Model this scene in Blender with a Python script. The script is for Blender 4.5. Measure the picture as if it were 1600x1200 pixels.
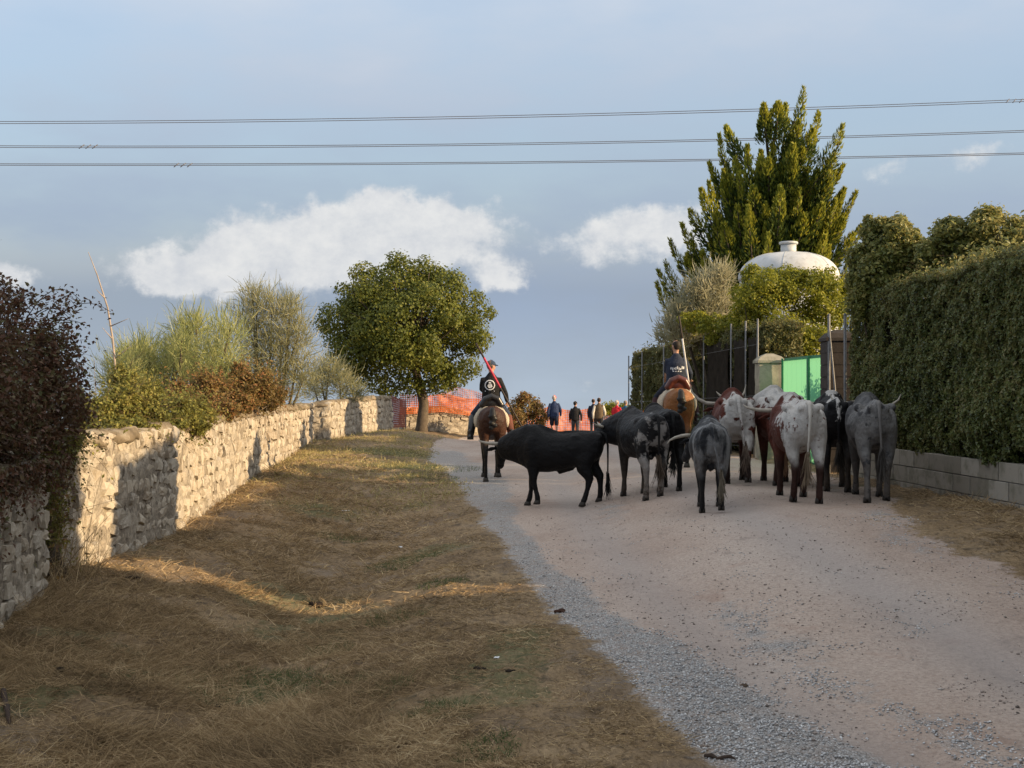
import bpy, bmesh, math, random
import numpy as np
from mathutils import Vector, Matrix, Quaternion

random.seed(7)
RNG = np.random.default_rng(11)
for o in list(bpy.data.objects):
    bpy.data.objects.remove(o)
SC = bpy.context.scene
COL = SC.collection
PI = math.pi
R = math.radians

# ------------------------------------------------------------------ camera
FPX, CXP, HYP, CAMZ = 2000.0, 800.0, 613.0, 2.0      # focal length and horizon in photograph pixels (1600 wide)
cam = bpy.data.cameras.new('camera')
cam.sensor_width = 36.0
cam.lens = 36.0 * FPX / 1600.0
cam.shift_y = (HYP - 600.0) / 1600.0
cam.clip_start = 0.1
cam.clip_end = 3000
cam_o = bpy.data.objects.new('camera', cam)
cam_o.location = (0, 0, CAMZ)
cam_o.rotation_euler = (R(90), 0, 0)
COL.objects.link(cam_o)
SC.camera = cam_o

# ------------------------------------------------------------------ light
SUN_EL = R(18.0)
SUN_AZ = R(106.0)            # clockwise from +Y (the viewing direction)
sun = bpy.data.lights.new('sun', 'SUN')
sun.energy = 4.3
sun.angle = R(0.5)
sun.color = (1.0, 0.74, 0.44)
sun_o = bpy.data.objects.new('sun', sun)
sdir = Vector((math.sin(SUN_AZ) * math.cos(SUN_EL), math.cos(SUN_AZ) * math.cos(SUN_EL), math.sin(SUN_EL)))
sun_o.rotation_euler = (-sdir).to_track_quat('-Z', 'Y').to_euler()
sun_o.location = sdir * 60
COL.objects.link(sun_o)

world = bpy.data.worlds.new('World')
SC.world = world
world.use_nodes = True
world.cycles.sampling_method = 'MANUAL'
world.cycles.sample_map_resolution = 256
SC.cycles.max_bounces = 6
SC.cycles.diffuse_bounces = 3
SC.cycles.glossy_bounces = 2
SC.cycles.caustics_reflective = False
SC.cycles.caustics_refractive = False
SC.view_settings.view_transform = 'Standard'
SC.view_settings.look = 'None'
SC.view_settings.gamma = 1.0
SC.view_settings.exposure = 0.9
SC.view_settings.use_curve_mapping = False


def build_world():
    nt = world.node_tree
    N, L = nt.nodes, nt.links
    N.clear()
    out = N.new('ShaderNodeOutputWorld')
    tc = N.new('ShaderNodeTexCoord')
    mp = N.new('ShaderNodeMapping')
    mp.inputs['Rotation'].default_value = (R(-4.5), 0, 0)     # the lane climbs: the level horizon lies a little lower
    L.new(tc.outputs['Generated'], mp.inputs['Vector'])
    sky = N.new('ShaderNodeTexSky')
    sky.sky_type = 'NISHITA'
    sky.sun_disc = False
    sky.sun_elevation = SUN_EL
    sky.sun_rotation = SUN_AZ
    sky.air_density = 1.0
    sky.dust_density = 1.6
    sky.ozone_density = 1.6
    L.new(mp.outputs['Vector'], sky.inputs['Vector'])
    bg = N.new('ShaderNodeBackground')
    bg.inputs['Strength'].default_value = 0.15
    L.new(sky.outputs['Color'], bg.inputs['Color'])

    def m(op, a, b=None, c=None):
        n = N.new('ShaderNodeMath')
        n.operation = op
        for i, v in enumerate((a, b, c)):
            if v is None:
                continue
            if isinstance(v, (int, float)):
                n.inputs[i].default_value = v
            else:
                L.new(v, n.inputs[i])
        return n.outputs[0]
    sep = N.new('ShaderNodeSeparateXYZ')
    L.new(tc.outputs['Generated'], sep.inputs[0])
    u0 = m('ARCTAN2', sep.outputs[0], sep.outputs[1])
    v0 = m('ARCSINE', sep.outputs[2])
    uv = N.new('ShaderNodeCombineXYZ')
    L.new(u0, uv.inputs[0]); L.new(v0, uv.inputs[1])

    def noise(scale, det, rough, vec, sy=1.0, off=0.0):
        mm = N.new('ShaderNodeMapping')
        mm.inputs['Scale'].default_value = (1, sy, 1)
        mm.inputs['Location'].default_value = (off, off * 0.7, 0)
        L.new(vec, mm.inputs['Vector'])
        n = N.new('ShaderNodeTexNoise')
        n.inputs['Scale'].default_value = scale
        n.inputs['Detail'].default_value = det
        n.inputs['Roughness'].default_value = rough
        L.new(mm.outputs[0], n.inputs['Vector'])
        return n.outputs['Fac']
    w1 = noise(24, 6, 0.6, uv.outputs[0], 1.0, 3.1)
    w2 = noise(26, 6, 0.6, uv.outputs[0], 1.0, 7.7)
    u = m('ADD', u0, m('MULTIPLY', m('SUBTRACT', w1, 0.5), 0.075))
    v = m('ADD', v0, m('MULTIPLY', m('SUBTRACT', w2, 0.5), 0.045))
    blobs = [(270, 432, 95, 34, .95), (400, 405, 120, 52, .9), (520, 392, 125, 58, 1.0), (605, 345, 80, 48, .95),
             (660, 372, 110, 48, .75), (745, 352, 65, 40, .55), (935, 378, 75, 40, .75), (1030, 358, 60, 44, .75),
             (1085, 350, 40, 30, .5), (785, 430, 45, 24, .85), (-10, 440, 50, 24, .8), (1515, 275, 50, 30, .62),
             (1385, 280, 45, 30, .5), (905, 590, 80, 14, .3), (-260, 400, 160, 50, .9), (-620, 330, 200, 70, .8),
             (1900, 420, 180, 50, .8), (2350, 300, 220, 80, .9)]
    tot = None
    for px, py, rx, ry, a in blobs:
        du = m('DIVIDE', m('SUBTRACT', u, math.atan((px - CXP) / FPX)), rx / FPX)
        dv = m('DIVIDE', m('SUBTRACT', v, math.atan((HYP - py) / FPX)), ry / FPX)
        q = m('ADD', m('POWER', m('ABSOLUTE', du), 2.0), m('POWER', m('ABSOLUTE', dv), 2.0))
        g = m('MULTIPLY', m('EXPONENT', m('MULTIPLY', q, -0.9)), a)
        tot = g if tot is None else m('ADD', tot, g)
    fine = noise(60, 8, 0.62, uv.outputs[0], 1.3, 1.3)
    puff = noise(30, 7, 0.66, uv.outputs[0], 1.25, 5.3)
    dens = m('ADD', tot, m('ADD', m('MULTIPLY', m('SUBTRACT', fine, 0.5), 0.40), m('MULTIPLY', m('SUBTRACT', puff, 0.5), 0.75)))
    mr = N.new('ShaderNodeMapRange')
    mr.interpolation_type = 'SMOOTHSTEP'
    mr.inputs['From Min'].default_value = 0.30
    mr.inputs['From Max'].default_value = 0.82
    L.new(dens, mr.inputs['Value'])
    # thin high veil over the whole sky, brightened overhead beyond view to fill shade
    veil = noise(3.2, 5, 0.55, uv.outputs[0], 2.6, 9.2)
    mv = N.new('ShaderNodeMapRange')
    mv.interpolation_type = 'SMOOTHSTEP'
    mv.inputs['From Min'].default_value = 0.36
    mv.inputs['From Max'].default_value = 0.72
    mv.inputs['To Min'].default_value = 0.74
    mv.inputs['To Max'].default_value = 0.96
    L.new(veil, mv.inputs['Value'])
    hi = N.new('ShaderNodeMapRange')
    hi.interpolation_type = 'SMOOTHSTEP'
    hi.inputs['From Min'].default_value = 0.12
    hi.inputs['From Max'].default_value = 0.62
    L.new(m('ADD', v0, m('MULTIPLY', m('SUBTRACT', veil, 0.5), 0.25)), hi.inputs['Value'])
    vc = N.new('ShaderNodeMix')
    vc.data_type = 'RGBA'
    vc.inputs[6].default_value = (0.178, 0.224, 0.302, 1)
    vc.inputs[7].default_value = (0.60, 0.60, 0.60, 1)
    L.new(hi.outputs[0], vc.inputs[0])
    lo = N.new('ShaderNodeMapRange')          # paler air towards the horizon, all round
    lo.interpolation_type = 'SMOOTHSTEP'
    lo.inputs['From Min'].default_value = 0.085
    lo.inputs['From Max'].default_value = -0.03
    L.new(v0, lo.inputs['Value'])
    lc = N.new('ShaderNodeMix')
    lc.data_type = 'RGBA'
    L.new(m('MULTIPLY', lo.outputs[0], 0.95), lc.inputs[0])
    L.new(vc.outputs[2], lc.inputs[6])
    lc.inputs[7].default_value = (0.275, 0.325, 0.385, 1)
    bv = N.new('ShaderNodeBackground')
    L.new(lc.outputs[2], bv.inputs['Color'])
    bc = N.new('ShaderNodeBackground')
    sh = N.new('ShaderNodeMapRange')
    sh.interpolation_type = 'SMOOTHSTEP'
    sh.inputs['From Min'].default_value = 0.25
    sh.inputs['From Max'].default_value = 0.70
    L.new(m('ADD', m('MULTIPLY', puff, 0.8), m('MULTIPLY', fine, 0.2)), sh.inputs['Value'])
    cc = N.new('ShaderNodeMix')
    cc.data_type = 'RGBA'
    cc.inputs[6].default_value = (0.33, 0.345, 0.37, 1)
    cc.inputs[7].default_value = (0.45, 0.45, 0.445, 1)
    L.new(sh.outputs[0], cc.inputs[0])
    L.new(cc.outputs[2], bc.inputs['Color'])
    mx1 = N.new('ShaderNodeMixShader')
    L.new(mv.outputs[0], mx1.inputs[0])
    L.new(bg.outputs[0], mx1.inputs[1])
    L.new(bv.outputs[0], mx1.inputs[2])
    mx2 = N.new('ShaderNodeMixShader')
    L.new(m('MULTIPLY', mr.outputs[0], 0.92), mx2.inputs[0])
    L.new(mx1.outputs[0], mx2.inputs[1])
    L.new(bc.outputs[0], mx2.inputs[2])
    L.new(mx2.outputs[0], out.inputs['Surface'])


build_world()


# ------------------------------------------------------------------ helpers
def sstep(a, b, x):
    t = np.clip((np.asarray(x, dtype=float) - a) / (b - a), 0, 1)
    return t * t * (3 - 2 * t)


def _hash(ix, iy, seed):
    h = (ix.astype(np.int64) * 374761393 + iy.astype(np.int64) * 668265263 + seed * 1442695041) & 0xFFFFFFFF
    h = ((h ^ (h >> 13)) * 1274126177) & 0xFFFFFFFF
    return ((h ^ (h >> 16)) & 0xFFFF) / 65535.0


def vnoise(x, y, seed=0):
    x = np.asarray(x, dtype=float); y = np.asarray(y, dtype=float)
    ix = np.floor(x); iy = np.floor(y)
    fx = x - ix; fy = y - iy
    fx = fx * fx * (3 - 2 * fx); fy = fy * fy * (3 - 2 * fy)
    a = _hash(ix, iy, seed); b = _hash(ix + 1, iy, seed)
    c = _hash(ix, iy + 1, seed); d = _hash(ix + 1, iy + 1, seed)
    return (a * (1 - fx) + b * fx) * (1 - fy) + (c * (1 - fx) + d * fx) * fy


def fbm(x, y, seed=0, oct=4):
    t = 0; a = 0.5; s = 0
    for k in range(oct):
        t = t + a * vnoise(np.asarray(x) * 2 ** k, np.asarray(y) * 2 ** k, seed + k * 17)
        s += a; a *= 0.5
    return t / s


def road_left(y):      # x of the road's left edge
    return np.interp(y, [0, 6.8, 8.6, 11.5, 13.9, 19, 25.5, 34, 44, 60, 70], [1.3, 1.05, .86, .46, .2, -.35, -.95, -2.2, -2.6, -2.0, -2.0])


def road_right(y):
    return np.interp(y, [0, 8, 11.9, 14.6, 19.8, 23, 30, 40, 60, 70], [5.2, 5.0, 4.75, 4.6, 5.6, 5.9, 5.4, 4.3, 5.5, 6])


def G(x, y):
    """height of the ground"""
    x = np.asarray(x, dtype=float); y = np.asarray(y, dtype=float)
    z = 0.47 * sstep(.3, 3.6, x) * sstep(6.5, 16, y) * (1 - sstep(34, 54, y))
    z = z + 0.20 * sstep(19, 28, y) * (1 - sstep(36, 55, y)) * (1 - sstep(.5, 3, x))
    ditch = np.exp(-((x + 2.0 + .02 * (y - 13)) / 1.05) ** 2) * (1 - sstep(17, 29, y))
    z = z - 0.34 * ditch
    z = z + 0.10 * sstep(-3.2, -5.2, x) * (1 - sstep(26, 34, y))
    z = z + 0.30 * sstep(-1.6, -4.8, x + 1.0 * sstep(26, 40, y) * 0) * sstep(24, 42, y)
    z = z + 0.26 * np.exp(-(((x + 3.6) / 2.2) ** 2 + ((y - 46) / 5.0) ** 2))
    drop = np.maximum(y - 66, 0)
    z = z - 0.06 * drop * sstep(66, 80, y)
    side = np.maximum(-x - 9, 0)
    z = z - 0.06 * side * sstep(9, 16, -x)
    return z


def Gs(x, y):
    return float(G(x, y))


def Gf(x, y):
    """ground with its fine unevenness, as meshed"""
    x = np.asarray(x, dtype=float); y = np.asarray(y, dtype=float)
    onroad = sstep(-.35, .35, x - road_left(y)) * sstep(-.35, .35, road_right(y) - x)
    rough = .12 * (fbm(x * 1.3, y * 1.3, 5, 5) - .5) + .075 * (fbm(x * 4.5, y * 4.5, 9, 3) - .5) + .03 * (vnoise(x * 7.5, y * 7.5, 15) - .5)
    smooth = .045 * (fbm(x * .9, y * .45, 21, 4) - .5) + .012 * (fbm(x * 6, y * 6, 29, 3) - .5)
    cc = np.interp(y, [0, 6.8, 8.5, 12, 16, 24, 60], [3.0, 2.55, 2.2, 1.9, 1.75, 1.5, 1.2])
    smooth = smooth - .035 * (np.exp(-((x - cc - 1.3) / .28) ** 2) + np.exp(-((x - cc + .35) / .28) ** 2))
    pit = vnoise(x * 4.3, y * 4.3, 77)
    smooth = smooth - .022 * sstep(.80, .95, pit)
    near = sstep(120, 40, y)
    return G(x, y) + (rough * (1 - onroad) + smooth * onroad) * near


def P(px, py, y):
    """point at distance y that the photograph shows at pixel (px, py)"""
    return Vector(((px - CXP) / FPX * y, y, CAMZ - (py - HYP) / FPX * y))


def hit(px, py):
    """where the sight line of a pixel meets the ground"""
    y = 4.0
    while y < 90:
        p = P(px, py, y)
        if p.z <= Gs(p.x, y):
            break
        y += 0.05
    p = P(px, py, y)
    return Vector((p.x, y, Gs(p.x, y)))


def tag(o, label=None, cat=None, group=None, kind=None):
    if label: o['label'] = label
    if cat: o['category'] = cat
    if group: o['group'] = group
    if kind: o['kind'] = kind
    return o


def empty(name, loc=(0, 0, 0), rz=0.0):
    o = bpy.data.objects.new(name, None)
    o.empty_display_size = 0.2
    o.location = loc
    o.rotation_euler = (0, 0, rz)
    COL.objects.link(o)
    return o


def link_mesh(name, me, mat, parent=None, smooth=True):
    o = bpy.data.objects.new(name, me)
    if mat is not None and not me.materials:
        me.materials.append(mat)
    if smooth:
        me.polygons.foreach_set('use_smooth', [True] * len(me.polygons))
    COL.objects.link(o)
    if parent is not None:
        o.parent = parent
    return o


def np_mesh(name, verts, faces, mat, parent=None, smooth=False):
    """fast mesh from numpy arrays; all faces have the same corner count"""
    verts = np.asarray(verts, dtype=np.float32).reshape(-1, 3)
    faces = np.asarray(faces, dtype=np.int32)
    k = faces.shape[1]
    me = bpy.data.meshes.new(name)
    me.vertices.add(len(verts)); me.vertices.foreach_set('co', verts.ravel())
    me.loops.add(faces.size); me.loops.foreach_set('vertex_index', faces.ravel())
    me.polygons.add(len(faces))
    me.polygons.foreach_set('loop_start', np.arange(0, faces.size, k, dtype=np.int32))
    me.polygons.foreach_set('loop_total', np.full(len(faces), k, dtype=np.int32))
    me.update(calc_edges=True)
    return link_mesh(name, me, mat, parent, smooth)


class MB:
    """collects closed shapes, then becomes one mesh"""
    def __init__(self):
        self.v = []; self.f = []

    def ring_loft(self, rings, closed_caps=True):
        n = len(rings[0]); b = len(self.v)
        for r in rings:
            self.v += [tuple(p) for p in r]
        for i in range(len(rings) - 1):
            for j in range(n):
                k = (j + 1) % n
                self.f.append((b + i * n + j, b + i * n + k, b + (i + 1) * n + k, b + (i + 1) * n + j))
        if closed_caps:
            self.f.append(tuple(b + j for j in reversed(range(n))))
            e = b + (len(rings) - 1) * n
            self.f.append(tuple(e + j for j in range(n)))
        return self

    def tube(self, pts, rad, n=10, lat=None, round_ends=True):
        """tube through pts; rad: number or (lateral, other) per point"""
        pts = [Vector(p) for p in pts]
        rr = []
        for r in (rad if isinstance(rad, (list, tuple)) else [rad] * len(pts)):
            rr.append((r, r) if isinstance(r, (int, float)) else r)
        tang = []
        for i in range(len(pts)):
            a = pts[max(i - 1, 0)]; c = pts[min(i + 1, len(pts) - 1)]
            tang.append((c - a).normalized())
        if round_ends:
            p0, p1 = pts[0], pts[-1]
            r0, r1 = rr[0], rr[-1]
            m0 = min(r0) * .55; m1 = min(r1) * .55
            pts = [p0 - tang[0] * m0] + pts + [p1 + tang[-1] * m1]
            rr = [(r0[0] * .55, r0[1] * .55)] + rr + [(r1[0] * .55, r1[1] * .55)]
            tang = [tang[0]] + tang + [tang[-1]]
        rings = []
        up = None
        for i, p in enumerate(pts):
            t = tang[i]
            if lat is not None:
                a = Vector(lat) - t * t.dot(Vector(lat))
                if a.length < 1e-4: a = t.orthogonal()
                a.normalize()
            else:
                if up is None:
                    a = t.orthogonal().normalized()
                else:
                    a = up - t * t.dot(up)
                    a = a.normalized() if a.length > 1e-5 else t.orthogonal().normalized()
                up = a
            b = t.cross(a)
            ra, rb = rr[i]
            rings.append([p + a * (ra * math.cos(q)) + b * (rb * math.sin(q)) for q in [2 * PI * j / n for j in range(n)]])
        return self.ring_loft(rings)

    def ball(self, c, r, n=10, m=6):
        c = Vector(c)
        r = (r, r, r) if isinstance(r, (int, float)) else r
        rings = []
        for i in range(m + 1):
            th = -PI / 2 + PI * (i + .35) / (m + .7)
            rings.append([c + Vector((r[0] * math.cos(th) * math.cos(2 * PI * j / n), r[1] * math.cos(th) * math.sin(2 * PI * j / n), r[2] * math.sin(th))) for j in range(n)])
        return self.ring_loft(rings)

    def box(self, c, s, rot=None):
        c = Vector(c); h = Vector(s) / 2
        b = len(self.v)
        for sx, sy, sz in ((-1, -1, -1), (1, -1, -1), (1, 1, -1), (-1, 1, -1), (-1, -1, 1), (1, -1, 1), (1, 1, 1), (-1, 1, 1)):
            q = Vector((sx * h.x, sy * h.y, sz * h.z))
            if rot is not None: q = rot @ q
            self.v.append(tuple(c + q))
        for f in ((3, 2, 1, 0), (4, 5, 6, 7), (0, 1, 5, 4), (1, 2, 6, 5), (2, 3, 7, 6), (3, 0, 4, 7)):
            self.f.append(tuple(b + i for i in f))
        return self

    def mesh(self, name):
        me = bpy.data.meshes.new(name)
        me.from_pydata([tuple(p) for p in self.v], [], self.f)
        me.update()
        return me

    def build(self, name, mat, parent=None, smooth=True):
        return link_mesh(name, self.mesh(name), mat, parent, smooth)

    def melt(self, name, mat, parent=None, voxel=.02, it=4, fac=.5):
        """all shapes united into one continuous smooth surface"""
        me = self.mesh(name + '_raw')
        o = bpy.data.objects.new(name, me)
        COL.objects.link(o)
        m1 = o.modifiers.new('r', 'REMESH'); m1.mode = 'VOXEL'; m1.voxel_size = voxel; m1.use_smooth_shade = True
        m2 = o.modifiers.new('s', 'SMOOTH'); m2.factor = fac; m2.iterations = it
        dg = bpy.context.evaluated_depsgraph_get()
        dg.update()
        me2 = bpy.data.meshes.new_from_object(o.evaluated_get(dg))
        me2.name = name
        bpy.data.objects.remove(o)
        bpy.data.meshes.remove(me)
        me2.materials.clear()
        return link_mesh(name, me2, mat, parent, True)


# ------------------------------------------------------------------ materials
MATS = {}


class NT:
    """small helper for node materials"""
    def __init__(self, name):
        self.m = bpy.data.materials.new(name)
        self.m.use_nodes = True
        self.t = self.m.node_tree
        self.t.nodes.clear()
        self.out = self.n('ShaderNodeOutputMaterial')
        MATS[name] = self.m

    def n(self, kind, **kw):
        nd = self.t.nodes.new(kind)
        for k, v in kw.items():
            setattr(nd, k, v)
        return nd

    def set(self, nd, key, v):
        if hasattr(v, 'is_output') or isinstance(v, bpy.types.NodeSocket):
            self.t.links.new(v, nd.inputs[key])
        else:
            if isinstance(v, tuple) and len(v) == 3 and nd.inputs[key].type == 'RGBA':
                v = (*v, 1)
            nd.inputs[key].default_value = v

    def math(self, op, a, b=0.0, c=None, clamp=False):
        nd = self.n('ShaderNodeMath', operation=op, use_clamp=clamp)
        self.set(nd, 0, a); self.set(nd, 1, b)
        if c is not None: self.set(nd, 2, c)
        return nd.outputs[0]

    def coord(self, kind='Object'):
        return self.n('ShaderNodeTexCoord').outputs[kind]

    def noise(self, scale, det=4, rough=.55, vec=None, off=(0, 0, 0), stretch=(1, 1, 1), dist=0.0):
        mp = self.n('ShaderNodeMapping')
        mp.inputs['Location'].default_value = off
        mp.inputs['Scale'].default_value = stretch
        self.set(mp, 'Vector', vec if vec is not None else self.coord())
        nd = self.n('ShaderNodeTexNoise')
        self.set(nd, 'Vector', mp.outputs[0])
        nd.inputs['Scale'].default_value = scale
        nd.inputs['Detail'].default_value = det
        nd.inputs['Roughness'].default_value = rough
        nd.inputs['Distortion'].default_value = dist
        return nd.outputs['Fac']

    def voronoi(self, scale, vec=None, feature='F1', out='Distance', rnd=1.0):
        nd = self.n('ShaderNodeTexVoronoi', feature=feature)
        self.set(nd, 'Vector', vec if vec is not None else self.coord())
        nd.inputs['Scale'].default_value = scale
        nd.inputs['Randomness'].default_value = rnd
        return nd.outputs[out]

    def ramp(self, fac, stops, interp='LINEAR'):
        nd = self.n('ShaderNodeValToRGB')
        nd.color_ramp.interpolation = interp
        el = nd.color_ramp.elements
        while len(el) < len(stops): el.new(0.5)
        for e, (p, c) in zip(el, stops):
            e.position = p
            e.color = (*c, 1) if len(c) == 3 else c
        self.set(nd, 'Fac', fac)
        return nd.outputs['Color']

    def step(self, x, a, b):
        nd = self.n('ShaderNodeMapRange', interpolation_type='SMOOTHSTEP')
        self.set(nd, 'Value', x)
        nd.inputs['From Min'].default_value = a
        nd.inputs['From Max'].default_value = b
        return nd.outputs[0]

    def mix(self, fac, a, b, blend='MIX'):
        nd = self.n('ShaderNodeMix', data_type='RGBA', blend_type=blend)
        self.set(nd, 'Factor', fac)
        for key, v in ((6, a), (7, b)):
            if isinstance(v, tuple): nd.inputs[key].default_value = (*v[:3], 1)
            else: self.t.links.new(v, nd.inputs[key])
        return nd.outputs[2]

    def bump(self, h, strength=.5, dist=.02, prev=None):
        nd = self.n('ShaderNodeBump')
        nd.inputs['Strength'].default_value = strength
        nd.inputs['Distance'].default_value = dist
        self.set(nd, 'Height', h)
        if prev is not None: self.set(nd, 'Normal', prev)
        return nd.outputs[0]

    def finish(self, color, rough=.8, normal=None, spec=.3, **kw):
        b = self.n('ShaderNodeBsdfPrincipled')
        self.set(b, 'Base Color', color)
        self.set(b, 'Roughness', rough)
        self.set(b, 'Specular IOR Level', spec)
        for k, v in kw.items():
            self.set(b, k.replace('_', ' '), v)
        if normal is not None: self.set(b, 'Normal', normal)
        self.t.links.new(b.outputs[0], self.out.inputs[0])
        self.b = b
        return self.m


def plain(name, col, rough=.7, var=.18, scale=9, spec=.3, bump=.15, metal=0.0):
    if name in MATS: return MATS[name]
    k = NT(name)
    f = k.noise(scale, 5, .6)
    c = k.ramp(f, [(.25, tuple(x * (1 - var) for x in col)), (.75, tuple(min(1, x * (1 + var)) for x in col))])
    h = k.noise(scale * 5, 3, .6)
    return k.finish(c, rough, k.bump(h, bump, .01), spec, Metallic=metal)


def leaf_mat(name, cols, trans=.3, rough=.5, tcol=None, big=.5, spec=.25):
    """leaf colours vary from leaf to leaf and from branch to branch"""
    k = NT(name)
    g = k.n('ShaderNodeNewGeometry')
    rnd = g.outputs['Random Per Island']
    nz = k.noise(big, 3, .6)
    f = k.math('ADD', k.math('MULTIPLY', rnd, .62), k.math('MULTIPLY', k.math('SUBTRACT', nz, .3), .95), clamp=True)
    n = len(cols)
    c = k.ramp(f, [(i / max(n - 1, 1), cc) for i, cc in enumerate(cols)])
    b = k.n('ShaderNodeBsdfPrincipled')
    k.set(b, 'Base Color', c)
    k.set(b, 'Roughness', rough)
    k.set(b, 'Specular IOR Level', spec)
    t = k.n('ShaderNodeBsdfTranslucent')
    tc = k.mix(.5, c, tcol if tcol else tuple(min(1, x * 1.6) for x in cols[-1]))
    k.set(t, 'Color', tc)
    mx = k.n('ShaderNodeMixShader')
    mx.inputs[0].default_value = trans
    k.t.links.new(b.outputs[0], mx.inputs[1])
    k.t.links.new(t.outputs[0], mx.inputs[2])
    k.t.links.new(mx.outputs[0], k.out.inputs[0])
    return k.m


# ------------------------------------------------------------------ foliage
def unit(v):
    return v / np.maximum(np.linalg.norm(v, axis=1, keepdims=True), 1e-9)


def leaves(name, pts, nrm, size, mat, parent=None, aspect=.55, spread=.9, fold=.18, along=None, jitter=.35):
    """one mesh of small folded leaves: each four corners, two triangles"""
    pts = np.asarray(pts, dtype=float); n = len(pts)
    nr = unit(np.asarray(nrm, dtype=float) + RNG.normal(0, spread, (n, 3)))
    d = RNG.normal(0, 1, (n, 3)) if along is None else np.asarray(along) + RNG.normal(0, jitter, (n, 3))
    if along is None:
        d = unit(d - nr * (d * nr).sum(1, keepdims=True))
        w = np.cross(nr, d)
    else:
        d = unit(d)
        w = unit(np.cross(nr, d))
        nr = np.cross(d, w)
    s = (np.asarray(size) * RNG.uniform(.65, 1.35, n))[:, None]
    a = pts - d * s * .5
    t = pts + d * s * .5
    l = pts + w * s * aspect * .5 + nr * s * fold - d * s * .05
    r = pts - w * s * aspect * .5 + nr * s * fold - d * s * .05
    v = np.stack([a, l, t, r], 1).reshape(-1, 3)
    i = np.arange(n)[:, None] * 4
    f = np.concatenate([i + np.array([[0, 1, 2]]), i + np.array([[0, 2, 3]])], 0)
    return np_mesh(name, v, f, mat, parent)


def lump_cloud(n, lumps, inner=.55):
    """points in a set of ellipsoidal clumps (cx,cy,cz,rx,ry,rz), more of them towards the skin"""
    lumps = np.asarray(lumps, dtype=float)
    w = (lumps[:, 3] * lumps[:, 4] + lumps[:, 4] * lumps[:, 5] + lumps[:, 3] * lumps[:, 5])
    idx = RNG.choice(len(lumps), n, p=w / w.sum())
    d = unit(RNG.normal(0, 1, (n, 3)))
    rad = RNG.uniform(inner ** 3, 1, n) ** (1 / 3)
    rad = rad * RNG.normal(1, .07, n)
    fr = RNG.uniform(0, 1, n) < .10
    rad = np.where(fr, RNG.uniform(1.0, 1.32, n), rad)
    L = lumps[idx]
    return L[:, :3] + d * rad[:, None] * L[:, 3:6], d


def clumps_on(center, radii, n, r0, r1, zmin=-.6, fill=.75):
    """clump ellipsoids spread over and inside a crown ellipsoid"""
    c = np.asarray(center); rr = np.asarray(radii); out = []
    while len(out) < n:
        d = RNG.normal(0, 1, 3); d /= np.linalg.norm(d)
        if d[2] < zmin: continue
        q = RNG.uniform(fill, 1.0)
        r = RNG.uniform(r0, r1)
        out.append((*(c + d * (rr - r * .6) * q), r * RNG.uniform(.8, 1.25), r * RNG.uniform(.8, 1.25), r * RNG.uniform(.65, 1.0)))
    return out


def strips(name, base, direc, length, width, mat, parent=None, bend=.25, seg=2, drop=None):
    """thin tapering blades (straw, broom twigs)"""
    n = len(base)
    base = np.asarray(base, dtype=float); d = unit(np.asarray(direc, dtype=float))
    L = np.asarray(length, dtype=float)[:, None]; W = np.asarray(width, dtype=float)[:, None]
    side = unit(np.cross(d, RNG.normal(0, 1, (n, 3))))
    bd = RNG.normal(0, 1, (n, 3)) * bend
    if drop is not None: bd = bd + np.array([0, 0, -1.0]) * drop
    rows = []
    for i in range(seg + 1):
        t = i / seg
        c = base + d * L * t + bd * L * t * t
        w = W * (1 - t * .75) * .5
        rows.append(c - side * w); rows.append(c + side * w)
    v = np.stack(rows, 1).reshape(-1, 3)
    k = 2 * (seg + 1)
    i0 = np.arange(n)[:, None] * k
    f = np.concatenate([i0 + np.array([[2 * s, 2 * s + 1, 2 * s + 3, 2 * s + 2]]) for s in range(seg)], 0)
    return np_mesh(name, v, f, mat, parent)


def rel(p):
    """numpy helper: Vector to array"""
    return np.array([p[0], p[1], p[2]])


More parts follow.
